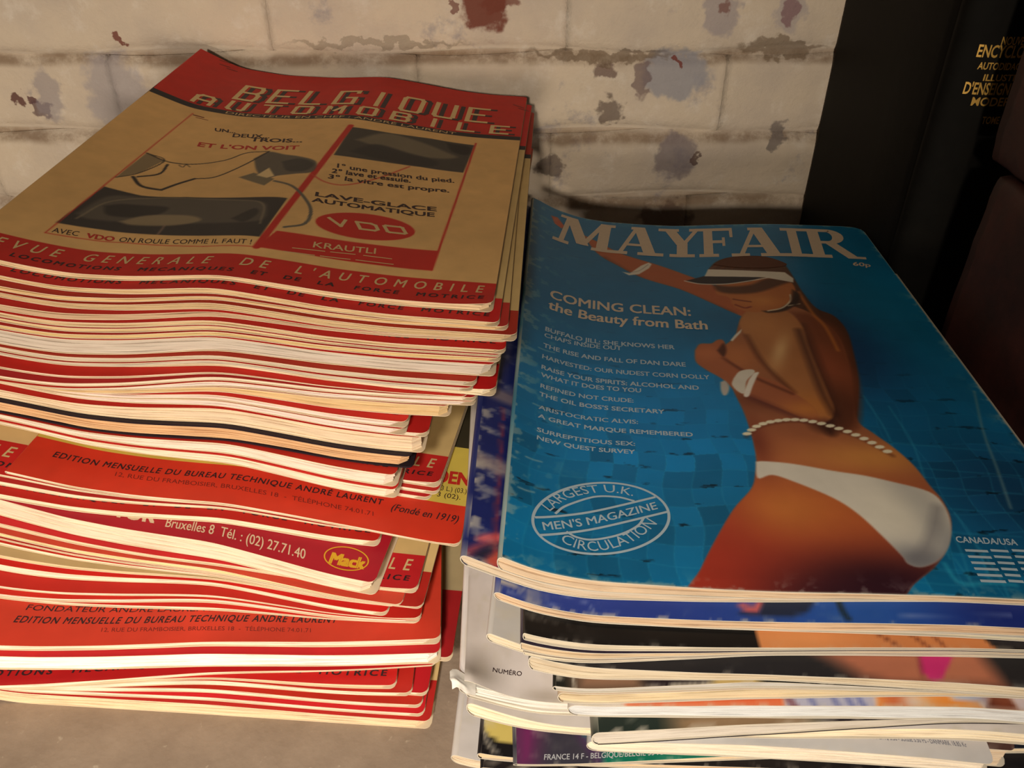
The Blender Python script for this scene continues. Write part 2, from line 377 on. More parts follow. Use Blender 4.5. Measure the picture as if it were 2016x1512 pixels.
    for k in range(n):
        f1,f0=1-cuts[k],1-cuts[k+1]   # top layer first
        send=W-.06-shr*(cuts[k]+cuts[k+1])/2-rs.uniform(0,.05); offy=rs.uniform(.015,.07); ph=rs.uniform(0,50)
        sv=covth+.012+(send-covth-.012)*SP; d=np.clip(sv-(send-RC),0,RC)
        tfr=offy+.018*np.sin(sv*1.3+ph)+.012*vnoise(sv*3,0*sv+ph,k)+(RC-np.sqrt(np.maximum(RC**2-d**2,0)))
        def zat(s,t,f):
            x,y=xy_of(g,s,t); zt=surf(g,x,y,0)-covth*1.05; zb_=surf(g,x,y,1)+covth*1.05; zb_=np.minimum(zb_,zt-.01)
            lip=np.clip((s-covth)/max(r-covth,.01),0,1) ; mid=(zt+zb_)/2
            h=np.sqrt(np.clip(1-(1-lip)**2,0.02,1)); zt2=mid+(zt-mid)*h; zb2=mid+(zb_-mid)*h
            return np.stack([x,y,zb2+(zt2-zb2)*f],-1)
        back=L-.15-rs.uniform(0,.08)
        rows=[zat(sv,tfr+.35,f1),zat(sv,tfr,f1),zat(sv,tfr,f0),zat(sv,tfr+.35,f0)]
        q=np.stack(rows,0); V.append(q.reshape(-1,3)); Fc.append(gridfaces(4,len(sv),off,True)); off+=4*len(sv)
        hgt=[f1*thm,f1*thm,f0*thm,f0*thm]; UV.append(np.stack([np.tile(sv+ph,4),np.repeat(hgt,len(sv))],-1))
        # fore edge (right side)
        tl=np.linspace(0,1,26); tv=tfr[-1]+(back-tfr[-1])*tl; so=0*tv+send+.01*np.sin(tv*1.1+ph)
        rows=[zat(so-.35,tv,f1),zat(so,tv,f1),zat(so,tv,f0),zat(so-.35,tv,f0)]; q=np.stack(rows,0); V.append(q.reshape(-1,3)); Fc.append(gridfaces(4,26,off,True)); off+=104
        UV.append(np.stack([np.tile(tv+ph,4),np.repeat(hgt,26)],-1))
        # back edge, plain
        rows=[zat(sv,0*sv+back-.35,f1),zat(sv,0*sv+back,f1),zat(sv,0*sv+back,f0),zat(sv,0*sv+back-.35,f0)]; q=np.stack(rows,0); V.append(q.reshape(-1,3)); Fc.append(gridfaces(4,len(sv),off)); off+=4*len(sv); UV.append(np.stack([np.tile(sv+ph,4),np.repeat(hgt,len(sv))],-1))
    me=mesh_np('pages',local(g,np.concatenate(V)),np.concatenate(Fc),None,False,None,np.concatenate(UV))
    link('pages',me,pagemat(pagecol),e); g.empty=e
    return e
def spine_paint(paint,tv,aa,r):
    c=paint(0*tv+.03,tv); wn=fbm(tv*2.2,aa*1.5,11); w_=np.clip((wn-.55)*5,0,1)[...,None]*.6
    return c*(1-w_)+np.array((205,190,165))*w_
# ---- lettering laid on covers ----
_tc={}
def glyphs(txt,bold,sp=1.):
    k=(txt,bold,sp)
    if k in _tc: return _tc[k]
    cu=bpy.data.curves.new('t','FONT'); cu.body=txt; cu.size=1; cu.offset=bold; cu.space_character=sp; cu.space_word=1+(sp-1)*.6; cu.resolution_u=3; cu.fill_mode='FRONT' if False else 'BOTH'
    o=bpy.data.objects.new('t',cu); COLL.objects.link(o); dg=bpy.context.evaluated_depsgraph_get(); me=bpy.data.meshes.new_from_object(o.evaluated_get(dg))
    V=np.array([v.co[:] for v in me.vertices]).reshape(-1,3); F=[list(p.vertices) for p in me.polygons]
    bpy.data.objects.remove(o); bpy.data.curves.remove(cu); bpy.data.meshes.remove(me)
    _tc[k]=(V,F); return _tc[k]
class Ink:
    """collects lettering and line work in cover coordinates, then lays it on the cover as one printed part"""
    def __init__(s): s.V=[];s.F=[];s.n=0;s.k=0
    def add(s,ST,F): s.k+=1; s.V+= [(p[0],p[1],(s.k%7)*.0011) for p in ST]; s.F+=[[i+s.n for i in f] for f in F]; s.n+=len(ST)
    def text(s,txt,p0,p1,p2,bold=0.,xr=None,sp=1.,shear=0.):
        """baseline p0 -> p1, cap-height end point p2 (all in cover cm)"""
        V,F=glyphs(txt,0.,sp); p0,p1,p2=map(np.array,(p0,p1,p2)); a,b=(xr or (V[:,0].min(),V[:,0].max()))
        X=(V[:,0]-a)/(b-a); Y=V[:,1]/.7; h_=np.hypot(*(p2-p0)); u_=(p1-p0)/np.hypot(*(p1-p0)); 
        for dx,dy in ([(0,0)] if bold<=0 else [(-bold*.9,-bold*.6),(bold*.9,-bold*.6),(-bold*.9,bold*.6),(bold*.9,bold*.6)]): s.add(p0+(X+dx/(b-a))[:,None]*(p1-p0)+(Y+dy/.7)[:,None]*(p2-p0+shear*h_*u_),F)
    def arc(s,txt,path,h,bold=0.,flip=1):
        V,F=glyphs(txt,0.); P=np.array(path); d=np.concatenate([[0],np.cumsum(np.hypot(*np.diff(P,axis=0).T))])
        X=(V[:,0]-V[:,0].min())/(V[:,0].max()-V[:,0].min())*d[-1]; q=np.stack([np.interp(X,d,P[:,0]),np.interp(X,d,P[:,1])],-1)
        q2=np.stack([np.interp(X+.05,d,P[:,0]),np.interp(X+.05,d,P[:,1])],-1); q0=np.stack([np.interp(X-.05,d,P[:,0]),np.interp(X-.05,d,P[:,1])],-1)
        t=q2-q0; t/=np.maximum(np.hypot(t[:,0],t[:,1]),1e-6)[:,None]; nrm=np.stack([-t[:,1],t[:,0]],-1)
        s.add(q+nrm*(V[:,1]/.7*h)[:,None],F)
    def line(s,path,w,w2=None):
        P=np.array(path,float); 
        if len(P)>2: P=curve_pts(P)
        t=np.gradient(P,axis=0); t/=np.maximum(np.hypot(t[:,0],t[:,1]),1e-9)[:,None]; nr=np.stack([-t[:,1],t[:,0]],-1)
        ww=np.linspace(w,w2 if w2 is not None else w,len(P))[:,None]/2; n=len(P)
        s.add(np.concatenate([P+nr*ww,P-nr*ww]),[[i,i+1,i+1+n,i+n][::-1] for i in range(n-1)])
    def poly(s,P): s.add(P,[list(range(len(P)))])
    def build(s,g,mat,dz=.004,name='lettering',label=None,sub=.35):
        bm=bmesh.new(); vs=[bm.verts.new((p[0],p[1],p[2])) for p in s.V]
        for f in s.F:
            try: bm.faces.new([vs[i] for i in f])
            except Exception: pass
        bmesh.ops.triangulate(bm,faces=[f for f in bm.faces if len(f.verts)>4])
        for k in range(5):
            ed=[e for e in bm.edges if e.calc_length()>sub]
            if not ed: break
            bmesh.ops.subdivide_edges(bm,edges=ed,cuts=1); bmesh.ops.triangulate(bm,faces=[f for f in bm.faces if len(f.verts)>4])
        bm.normal_update()
        for f in bm.faces:
            if f.normal.z<0: f.normal_flip()
        A=np.array([v.co[:] for v in bm.verts]); Q=local(g,pt(g,A[:,0],A[:,1],dz+A[:,2]))
        for v,q in zip(bm.verts,Q): v.co=q
        me=bpy.data.meshes.new(name); bm.to_mesh(me); bm.free(); o=link(name,me,mat,g.empty,label)
        if name in ('cover_lines','headline_lettering','caption_lettering','oval_lettering','title_lettering','title_shadow','issue_lettering','masthead','round_seal','emblem','red_lettering','black_lettering'): o['kind']='stuff'
        return o
def curve_pts(P,n=6):
    P=np.asarray(P,float); out=[]
    Q=np.concatenate([[2*P[0]-P[1]],P,[2*P[-1]-P[-2]]])
    for i in range(1,len(Q)-2):
        for k in range(n):
            t=k/n; a,b,c,d=Q[i-1],Q[i],Q[i+1],Q[i+2]
            out.append(.5*((2*b)+(-a+c)*t+(2*a-5*b+4*c-d)*t*t+(-a+3*b-3*c+d)*t**3))
    out.append(P[-1]); return np.array(out)
# ---- painting on a cover's vertices ----
class Canvas:
    def __init__(s,S,T,base): s.S=S; s.T=T; s.C=np.zeros(S.shape+(3,))+np.array(base,float)
    def mask(s,P,soft=.03):
        P=np.asarray(P,float); m=np.zeros(s.S.shape); x0,y0=P.min(0)-soft*3; x1,y1=P.max(0)+soft*3
        w=(s.S>=x0)&(s.S<=x1)&(s.T>=y0)&(s.T<=y1); X=s.S[w]; Y=s.T[w]
        if X.size==0: return m
        ins=np.zeros(X.shape,bool); d=np.full(X.shape,1e9); n=len(P)
        for i in range(n):
            a=P[i]; b=P[(i+1)%n]; e=b-a
            if abs(e[1])>1e-12:
                c=((a[1]>Y)!=(b[1]>Y))&(X<(b[0]-a[0])*(Y-a[1])/e[1]+a[0]); ins^=c
            q=np.clip(((X-a[0])*e[0]+(Y-a[1])*e[1])/max(e@e,1e-12),0,1); d=np.minimum(d,np.hypot(X-a[0]-q*e[0],Y-a[1]-q*e[1]))
        sd=np.where(ins,d,-d); m[w]=np.clip(.5+sd/(2*soft),0,1); return m
    def fill(s,P,c,soft=.03,a=1.,cur=False,within=None):
        if cur: P=curve_pts(list(P)+[P[0]],5)
        m=s.mask(P,soft)*a
        if within is not None: m=m*within
        s.C=s.C*(1-m[...,None])+np.array(c,float)*m[...,None]; return m
    def blob(s,p,rad,c,a=.6,within=None,ang=0):
        ca,sa=math.cos(ang),math.sin(ang); X=s.S-p[0]; Y=s.T-p[1]; x=(X*ca+Y*sa)/rad[0]; y=(-X*sa+Y*ca)/rad[1]
        m=a*np.exp(-(x*x+y*y)); 
        if within is not None: m=m*within
        s.C=s.C*(1-m[...,None])+np.array(c,float)*m[...,None]
    def stroke(s,P,w,c,a=1.,soft=.02,within=None):
        P=curve_pts(P) if len(P)>2 else np.array(P); d=np.full(s.S.shape,1e9)
        for i in range(len(P)-1):
            A_=P[i]; e=P[i+1]-A_; q=np.clip(((s.S-A_[0])*e[0]+(s.T-A_[1])*e[1])/max(e@e,1e-12),0,1); d=np.minimum(d,np.hypot(s.S-A_[0]-q*e[0],s.T-A_[1]-q*e[1]))
        m=np.clip(.5+(w/2-d)/(2*soft),0,1)*a
        if within is not None: m=m*within
        s.C=s.C*(1-m[...,None])+np.array(c,float)*m[...,None]
# ---------------- the room: shelf, wall ----------------
RED=(196,38,30); CREAM=(222,190,128); BLK=(38,36,40)
def wallmat(name,mortar=False):
    m,nt,b=newmat(name); N=nt.nodes.new; Lk=nt.links.new
    geo=N('ShaderNodeNewGeometry'); base=lin((214,198,176)) if not mortar else lin((190,172,150))
    def noise(sc,det=5,ro=.6):
        n=N('ShaderNodeTexNoise'); n.inputs['Scale'].default_value=sc; n.inputs['Detail'].default_value=det; n.inputs['Roughness'].default_value=ro; Lk(geo.outputs['Position'],n.inputs['Vector']); return n.outputs['Fac']
    def ramp(src,a,b_):
        r=N('ShaderNodeMapRange'); r.interpolation_type='SMOOTHSTEP'; r.inputs[1].default_value=a; r.inputs[2].default_value=b_; Lk(src,r.inputs[0]); return r.outputs[0]
    def mix(fac,c1,c2):
        x=N('ShaderNodeMix'); x.data_type='RGBA'; Lk(fac,x.inputs[0])
        if hasattr(c1,'links'): Lk(c1,x.inputs[6])
        else: x.inputs[6].default_value=(*c1,1)
        x.inputs[7].default_value=(*c2,1); return x.outputs[2]
    def mul(a,v):
        x=N('ShaderNodeMath'); x.operation='MULTIPLY'; Lk(a,x.inputs[0])
        if hasattr(v,'links'): Lk(v,x.inputs[1])
        else: x.inputs[1].default_value=v
        return x.outputs[0]
    c=mix(ramp(noise(14),.35,.7),base,lin((198,184,168)))
    c=mix(mul(ramp(noise(45,8,.7),.5,.72),.6),c,lin((226,216,202)))
    c=mix(mul(ramp(noise(22,6,.65),.60,.70),.55),c,lin((140,136,146)))
    # soot and dirt along the courses
    sx=N('ShaderNodeSeparateXYZ'); Lk(geo.outputs['Position'],sx.inputs[0])
    tot=None; nz=noise(9,4)
    wob=N('ShaderNodeMath'); wob.operation='MULTIPLY_ADD'; Lk(nz,wob.inputs[0]); wob.inputs[1].default_value=.016; wob.inputs[2].default_value=-.008
    zz=N('ShaderNodeMath'); zz.operation='ADD'; Lk(sx.outputs['Z'],zz.inputs[0]); Lk(wob.outputs[0],zz.inputs[1])
    for zj in JOINTS:
        d=N('ShaderNodeMath'); d.operation='SUBTRACT'; Lk(zz.outputs[0],d.inputs[0]); d.inputs[1].default_value=(zj+CAMH)/100-.004
        ab=N('ShaderNodeMath'); ab.operation='ABSOLUTE'; Lk(d.outputs[0],ab.inputs[0])
        r=N('ShaderNodeMapRange'); r.interpolation_type='SMOOTHSTEP'; r.inputs[1].default_value=0.001; r.inputs[2].default_value=.0065; r.inputs[3].default_value=1; r.inputs[4].default_value=0; Lk(ab.outputs[0],r.inputs[0])
        if tot is None: tot=r.outputs[0]
        else:
            x=N('ShaderNodeMath'); x.operation='MAXIMUM'; Lk(tot,x.inputs[0]); Lk(r.outputs[0],x.inputs[1]); tot=x.outputs[0]
    c=mix(mul(mul(tot,ramp(noise(30,6,.7),.3,.6)),.75),c,lin((118,92,66)))
    # chips in the whitewash with the red brick showing, grey patches round some
    sm=N('ShaderNodeTexNoise'); sm.inputs['Scale'].default_value=110; sm.inputs['Detail'].default_value=4; Lk(geo.outputs['Position'],sm.inputs['Vector'])
    v1=N('ShaderNodeVectorMath'); v1.operation='SUBTRACT'; Lk(sm.outputs['Color'],v1.inputs[0]); v1.inputs[1].default_value=(.5,.5,.5)
    v2=N('ShaderNodeVectorMath'); v2.operation='SCALE'; Lk(v1.outputs[0],v2.inputs[0]); v2.inputs['Scale'].default_value=.022
    v3=N('ShaderNodeVectorMath'); v3.operation='ADD'; Lk(geo.outputs['Position'],v3.inputs[0]); Lk(v2.outputs[0],v3.inputs[1])
    for (u,v,rx,rz,col,a) in CHIPS:
        p=wpt(at_y(u,v,WALLY)); s=N('ShaderNodeVectorMath'); s.operation='SUBTRACT'; Lk(v3.outputs[0],s.inputs[0]); s.inputs[1].default_value=p
        k=N('ShaderNodeVectorMath'); k.operation='MULTIPLY'; Lk(s.outputs[0],k.inputs[0]); k.inputs[1].default_value=(1/rx,0,1/rz)
        l=N('ShaderNodeVectorMath'); l.operation='LENGTH'; Lk(k.outputs[0],l.inputs[0])
        r=N('ShaderNodeMapRange'); r.interpolation_type='SMOOTHSTEP'; r.inputs[1].default_value=.75; r.inputs[2].default_value=1.1; r.inputs[3].default_value=a; r.inputs[4].default_value=0; Lk(l.outputs['Value'],r.inputs[0])
        c=mix(r.outputs[0],c,lin(col))
    Lk(c,b.inputs['Base Color']); b.inputs['Roughness'].default_value=.8; b.inputs['Specular IOR Level'].default_value=.25
    h=N('ShaderNodeMath'); h.operation='MULTIPLY_ADD'; Lk(noise(60,8,.65),h.inputs[0]); h.inputs[1].default_value=1; Lk(mul(noise(300,3),.25),h.inputs[2])
    bp=N('ShaderNodeBump'); bp.inputs['Strength'].default_value=.6; bp.inputs['Distance'].default_value=.003; Lk(h.outputs[0],bp.inputs['Height']); Lk(bp.outputs[0],b.inputs['Normal'])
    return m
WALLY=57.5; JOINTS=[-33.9,-28.9,-24.1,-19.4,-14.2,-9.3,-4.4,.5,5.4,10.3]
CHIPS=[(1330,145,.024,.017,(150,150,158),.8),(1328,122,.003,.003,(120,60,50),.9),(235,190,.022,.03,(150,146,156),.55),(955,12,.016,.017,(118,62,48),.95),(985,5,.012,.007,(118,62,48),.8),
 (240,82,.0035,.004,(120,62,52),.9),(32,188,.004,.005,(96,56,52),.9),(66,200,.004,.003,(100,66,66),.9),(82,212,.006,.006,(96,70,72),.8),(95,190,.010,.018,(150,142,146),.6),(1553,22,.006,.008,(128,58,44),.95),
 (1553,18,.011,.016,(160,152,158),.5),(1420,15,.012,.02,(150,142,150),.6),(1425,12,.005,.006,(120,70,60),.7),(1195,135,.010,.007,(112,88,80),.8),(1262,158,.006,.012,(110,88,88),.7),(1200,218,.009,.010,(96,80,72),.75),
 (1330,310,.016,.016,(120,110,116),.7),(1370,305,.003,.005,(90,66,60),.8),(1310,430,.022,.012,(96,72,62),.7),(1080,325,.012,.007,(96,80,74),.7),(1530,270,.007,.01,(100,92,92),.7),(1180,110,.05,.004,(104,84,62),.6),(1540,95,.03,.006,(116,96,74),.7),(740,85,.06,.003,(130,116,96),.5),(890,10,.003,.003,(118,70,60),.8)]
WM=wallmat('whitewashed_brick'); MM=wallmat('whitewashed_mortar',True)
wy=WALLY/100
def boxmesh(name,x0,x1,y0,y1,z0,z1):
    V=[(x,y,z) for x in (x0,x1) for y in (y0,y1) for z in (z0,z1)]; F=[(0,1,3,2),(4,6,7,5),(0,4,5,1),(2,3,7,6),(0,2,6,4),(1,5,7,3)]
    return mesh_np(name,V,F,smooth_=False)
wall=link('wall_back',boxmesh('wall_back',-.75,.75,wy+.004,wy+.12,-.08,.50),MM); wall['kind']='structure'
rb=random.Random(3)
for r in range(len(JOINTS)-1):
    z0=(JOINTS[r]+CAMH)/100; z1=(JOINTS[r+1]+CAMH)/100; x=-.75+(.10 if r%2 else 0)-rb.uniform(0,.02)
    while x<.75:
        wd=rb.uniform(.19,.205); n,k=40,14
        X,Z=np.meshgrid(np.linspace(0,1,n),np.linspace(0,1,k),indexing='ij'); g_=.0022
        dx=np.minimum(X,1-X)*wd; dz=np.minimum(Z,1-Z)*(z1-z0)
        ed=np.clip(dx/.014+.85,0,1); ez=np.clip(dz/.010,0,1); sh=np.sqrt(np.clip(1-(1-ed)**2,0,1))*np.sqrt(np.clip(1-(1-ez)**2,0,1))
        px=x+X*wd; pz=z0+Z*(z1-z0)+.0022*np.sin(px*31+r*2)*(1)
        out=.0045*sh+.004*(fbm(px*25+r*9,pz*30,5)-.4)*np.minimum(ed,ez)**.5+rb.uniform(-.0006,.0006)
        P=np.stack([px,wy+.0035-out,pz],-1).reshape(-1,3); F=gridfaces(n,k)
        # sides back into the mortar
        ring=[i*k for i in range(n)]+[(n-1)*k+j for j in range(1,k)]+[i*k+k-1 for i in range(n-2,-1,-1)]+[j for j in range(k-2,0,-1)]
        Pb=P[ring].copy(); Pb[:,1]=wy+.02; o0=len(P); m_=len(ring)
        F2=np.array([[ring[i],ring[(i+1)%m_],o0+(i+1)%m_,o0+i] for i in range(m_)])
        link('brick',mesh_np('brick',np.concatenate([P,Pb]),np.concatenate([F[:,::-1],F2[:,::-1]]),smooth_=True),WM,wall)
        x+=wd
# shelf board
sm_,nt,b=newmat('shelf_board'); geo=nt.nodes.new('ShaderNodeNewGeometry'); n1=nt.nodes.new('ShaderNodeTexNoise'); n1.inputs['Scale'].default_value=35; n1.inputs['Detail'].default_value=8; n1.inputs['Roughness'].default_value=.65
nt.links.new(geo.outputs['Position'],n1.inputs['Vector']); cr=nt.nodes.new('ShaderNodeValToRGB'); cr.color_ramp.elements[0].position=.3; cr.color_ramp.elements[1].position=.7
cr.color_ramp.elements[0].color=(*lin((132,113,94)),1); cr.color_ramp.elements[1].color=(*lin((156,136,115)),1); nt.links.new(n1.outputs['Fac'],cr.inputs[0])
n2=nt.nodes.new('ShaderNodeTexNoise'); n2.inputs['Scale'].default_value=260; n2.inputs['Detail'].default_value=4; nt.links.new(geo.outputs['Position'],n2.inputs['Vector'])
mr=nt.nodes.new('ShaderNodeMapRange'); mr.inputs[1].default_value=.66; mr.inputs[2].default_value=.74; mr.inputs[3].default_value=0; mr.inputs[4].default_value=.35; nt.links.new(n2.outputs['Fac'],mr.inputs[0])
mx=nt.nodes.new('ShaderNodeMix'); mx.data_type='RGBA'; nt.links.new(mr.outputs[0],mx.inputs[0]); nt.links.new(cr.outputs[0],mx.inputs[6]); mx.inputs[7].default_value=(*lin((205,190,165)),1)
nt.links.new(mx.outputs[2],b.inputs['Base Color']); b.inputs['Roughness'].default_value=.7
bp=nt.nodes.new('ShaderNodeBump'); bp.inputs['Strength'].default_value=.3; bp.inputs['Distance'].default_value=.0008; nt.links.new(n2.outputs['Fac'],bp.inputs['Height']); nt.links.new(bp.outputs[0],b.inputs['Normal'])
sh=link('floor',boxmesh('floor',-.75,.75,.04,wy+.004,-.028,0.),sm_); sh['kind']='structure'; sh['label']='grey-brown shelf board under the two piles'
# ---------------- black upright book ----------------
BKM,nt,b=newmat('black_buckram'); b.inputs['Roughness'].default_value=.7; b.inputs['Specular IOR Level'].default_value=.12
n=nt.nodes.new('ShaderNodeTexNoise'); n.inputs['Scale'].default_value=120; n.inputs['Detail'].default_value=5; cr=nt.nodes.new('ShaderNodeValToRGB'); cr.color_ramp.elements[0].color=(*lin((7,6,4)),1); cr.color_ramp.elements[1].color=(*lin((18,16,12)),1)
nt.links.new(n.outputs['Fac'],cr.inputs[0]); nt.links.new(cr.outputs[0],b.inputs['Base Color'])
bp=nt.nodes.new('ShaderNodeBump'); bp.inputs['Strength'].default_value=.3; bp.inputs['Distance'].default_value=.0005; nt.links.new(n.outputs['Fac'],bp.inputs['Height']); nt.links.new(bp.outputs[0],b.inputs['Normal'])
def upright_book(x0,x1,yf,yb,h,label):
    e=thing('hardback_book',((x0+x1)/200,(yf+yb)/200,0),label,'book')
    cx,cy=(x0+x1)/2,(yf+yb)/2; W_=x1-x0
    # plan outline of the binding: boards, french groove, rounded spine
    out=[]; inn=[]
    gr=yf+1.3
    left=[(x0,yb),(x0,gr+.5),(x0+.02,gr+.25),(x0+.16,gr),(x0+.06,gr-.3)]
    for x,y in left: out.append((x,y))
    for a in np.linspace(math.pi,2*math.pi,25)[1:-1]: out.append((cx+(W_/2-.05)*math.cos(a),yf+.9+.95*math.sin(a)))
    for x,y in left[::-1]: out.append((x1-(x-x0),y))
    th=.28
    for x,y in out:
        if y>gr-.4 and abs(x-cx)>W_/2-.3: inn.append((x+th*(1 if x<cx else -1),y))
        else:
            d=np.array((cx-x,yf+2.2-y)); d/=np.hypot(*d); inn.append((x+th*d[0],y+th*d[1]))
    n=len(out); Zs=np.array([0,.04,h-.04,h]); V=[];F=[]
    for ring,ins in ((out,1),(inn,0)):
        for z in Zs: V+= [(x,y,z) for x,y in ring]
    def idx(o,k,i): return o*4*n+k*n+i
    for k in range(3):
        for i in range(n-1):
            F.append((idx(0,k,i),idx(0,k,i+1),idx(0,k+1,i+1),idx(0,k+1,i))); F.append((idx(1,k,i),idx(1,k+1,i),idx(1,k+1,i+1),idx(1,k,i+1)))
        for i in (0,n-1): F.append((idx(0,k,i),idx(0,k+1,i),idx(1,k+1,i),idx(1,k,i)))
    for k in (0,3):
        for i in range(n-1): F.append((idx(0,k,i),idx(0,k,i+1),idx(1,k,i+1),idx(1,k,i)))
    V=[((x-cx)/100,(y-cy)/100,z/100) for x,y,z in V]
    link('binding',mesh_np('binding',V,F,smooth_=True),BKM,e)
    bm=bmesh.new(); px0,px1,py0,py1=x0+.3,x1-.3,yf+1.1,yb-.35
    nl=9; 
    for i in range(nl):
        a=px0+(px1-px0)*i/nl; b_=px0+(px1-px0)*(i+1)/nl-.004; yy=py1-.02*(i%3)
        vs=[bm.verts.new(((x-cx)/100,(y-cy)/100,z/100)) for x in (a,b_) for y in (py0,yy) for z in (.3,h-.3)]
        for f in ((0,1,3,2),(4,6,7,5),(0,4,5,1),(2,3,7,6),(0,2,6,4),(1,5,7,3)): bm.faces.new([vs[j] for j in f])
    me=bpy.data.meshes.new('pages'); bm.to_mesh(me); bm.free(); link('pages',me,pagemat((196,176,140)),e)
    return e,cx,cy,W_
be,bcx,bcy,bW=upright_book(20.95,26.3,41.4,56.9,27,'tall black hardback book with gold lettering on its spine, standing at right against the wall')
GOLD,nt,b=newmat('gold_foil'); b.inputs['Base Color'].default_value=(*lin((190,150,70)),1); b.inputs['Metallic'].default_value=.6; b.inputs['Roughness'].default_value=.45
def spine_text(txt,u,v,h,wid):
    """wid cm wide line centred on the spine"""
    V,F=glyphs(txt,.02); z=at_y(u,v,41.4)[2]+CAMH; X=(V[:,0]-V[:,0].min())/(V[:,0].max()-V[:,0].min())*wid-wid/2; Y=V[:,1]/.7*h
    c=np.clip(X/(bW/2-.05),-.99,.99); yy=41.4+.9-.95*np.sqrt(1-c*c)-.012
    P=np.stack([X/100,(yy-bcy)/100,(z+Y)/100],-1); me=bpy.data.meshes.new('spine_lettering'); me.from_pydata(P.tolist(),[],F); link('spine_lettering',me,GOLD,be)
spine_text('NOUVELLE',1960,88,.36,1.5); spine_text('ENCYCLOPÉDIE',1930,113,.55,3.3); spine_text('AUTODIDACTIQUE',1930,137,.32,2.9); spine_text('ILLUSTRÉE',1935,159,.30,2.1); spine_text("D'ENSEIGNEMENT",1915,186,.55,3.5); spine_text('MODERNE',1920,208,.40,2.5); spine_text('TOME I',1950,243,.35,1.0)
# ---------------- dark red volumes ----------------
RM_,nt,b=newmat('dark_red_leather'); b.inputs['Roughness'].default_value=.6
n=nt.nodes.new('ShaderNodeTexNoise'); n.inputs['Scale'].default_value=28; n.inputs['Detail'].default_value=9; n.inputs['Roughness'].default_value=.7; cr=nt.nodes.new('ShaderNodeValToRGB'); cr.color_ramp.elements[0].position=.3; cr.color_ramp.elements[0].color=(*lin((34,12,10)),1); cr.color_ramp.elements[1].position=.75; cr.color_ramp.elements[1].color=(*lin((74,30,22)),1)
nt.links.new(n.outputs['Fac'],cr.inputs[0]); nt.links.new(cr.outputs[0],b.inputs['Base Color'])
bp=nt.nodes.new('ShaderNodeBump'); bp.inputs['Strength'].default_value=.5; bp.inputs['Distance'].default_value=.001; nt.links.new(n.outputs['Fac'],bp.inputs['Height']); nt.links.new(bp.outputs[0],b.inputs['Normal'])
def flat_volume(x0,x1,y0,y1,z0,z1,label,seed):
    """a big bound volume lying flat, its rounded spine to the left"""
    e=thing('bound_volume',(x0/100,(y0+y1)/200,z0/100),label,'book','dark red volumes lying at the right edge')
    h=z1-z0; cy=(y0+y1)/2; n,k=22,40
    prof=[(x1-x0,h)]+[(1.6,h),(1.1,h-.12),(.7,h-.05)]+[(.5-.5*abs(math.sin(a))**.35,h/2+(h/2-.08)*math.cos(a)) for a in np.linspace(.1,math.pi-.1,n)]+[(.7,.05),(1.1,.12),(1.6,0),(x1-x0,0)]
    Y=np.linspace(y0-cy,y1-cy,k); P=np.array(prof); V=[]
    for x,z in prof:
        for y in Y: V.append((x+.10*(vnoise(np.array(z*1.3),np.array(y*1.1),seed)-.5),y+0*x,z+.08*(vnoise(np.array(y*.9),np.array(x+.3),seed+4)-.5)*(1 if 0<z<h else .0)))
    V=np.array(V,float); F=gridfaces(len(prof),k); c=V.mean(0)
    Vi=V.copy(); Vi[:,0]=V[:,0]+.0; q=np.array([(1.9,h/2)]); 
    d=np.stack([np.clip(2-V[:,0],0,2)*.15,0*V[:,0],-(V[:,2]-h/2)/(h/2)*.3],-1); Vi=V+d
    m_=len(V); E=[]
    for i in range(len(prof)-1):
        for j in (0,k-1): a=i*k+j; E.append((a,a+k,a+k+m_,a+m_))
    link('binding',mesh_np('binding',np.concatenate([V,Vi])/100,np.concatenate([F,F[:,::-1]+m_,np.array(E)]),smooth_=True),RM_,e)
    bm=bmesh.new(); nl=12
    for i in range(nl):
        a=.32+(h-.64)*i/nl; b_=a+(h-.64)/nl-.01; o=.3+.06*((i*7)%3)
        vs=[bm.verts.new((x/100,y/100,z/100)) for x in (.9,x1-x0-.3) for y in (y0-cy+o,y1-cy-o) for z in (a,b_)]
        for f in ((0,1,3,2),(4,6,7,5),(0,4,5,1),(2,3,7,6),(0,2,6,4),(1,5,7,3)): bm.faces.new([vs[j] for j in f])
    me=bpy.data.meshes.new('pages'); bm.to_mesh(me); bm.free(); link('pages',me,pagemat((170,140,110)),e)
flat_volume(22.05,40,12.,36.9,0,15.6,'thick worn dark red bound volume at the right edge, lower of two',3)
flat_volume(22.3,41,10.,38.4,15.65,27.,'thick worn dark red bound volume at the right edge, upper of two',8)
# ---------------- left pile ----------------
LM,_,_=fit(SL,SL0,LEFT,-19,-3,-CAMH)
SLB=SL.start([(415,105),(472,133),(560,148),(659,153),(756,151),(853,169),(909,180),(964,187),(1056,193)],1.6,54.9,-.075,.5)
DL=SLB-SL0; DL=np.clip(DL,-.6,2.5)
W0,L0=21.,27.
def dec(j,n): return (max(0,1-j/n),max(0,1-(j+1)/n))
GL={}
j=0
for m in LM:
    GL[m['n']]=place(SL,m,18.1 if m['n']=='m21' else W0,L0,DL,dec(j,26)); j+=1
g0=GL['m0']
def Q(g,u,v): return st_of(g,u,v)
q_=lambda g,u,v: st_of(g,u,v)[1]
TB=Q(g0,982,559)[1]; TK1=Q(g0,1041,282)[1]; TK2=Q(g0,1042,272)[1]; TK1b=Q(g0,600,236)[1]
TK1=(TK1+q_(g0,560,231))/2+.05; TK2=TK1+.62
def tone(S,T,C,seed=0,a=.10):
    n=fbm(S*.35+seed,T*.35,seed); n2=fbm(S*2+seed,T*2,seed+3); return C*(1-a/2+a*n[...,None])*(1-.04+.06*n2[...,None])
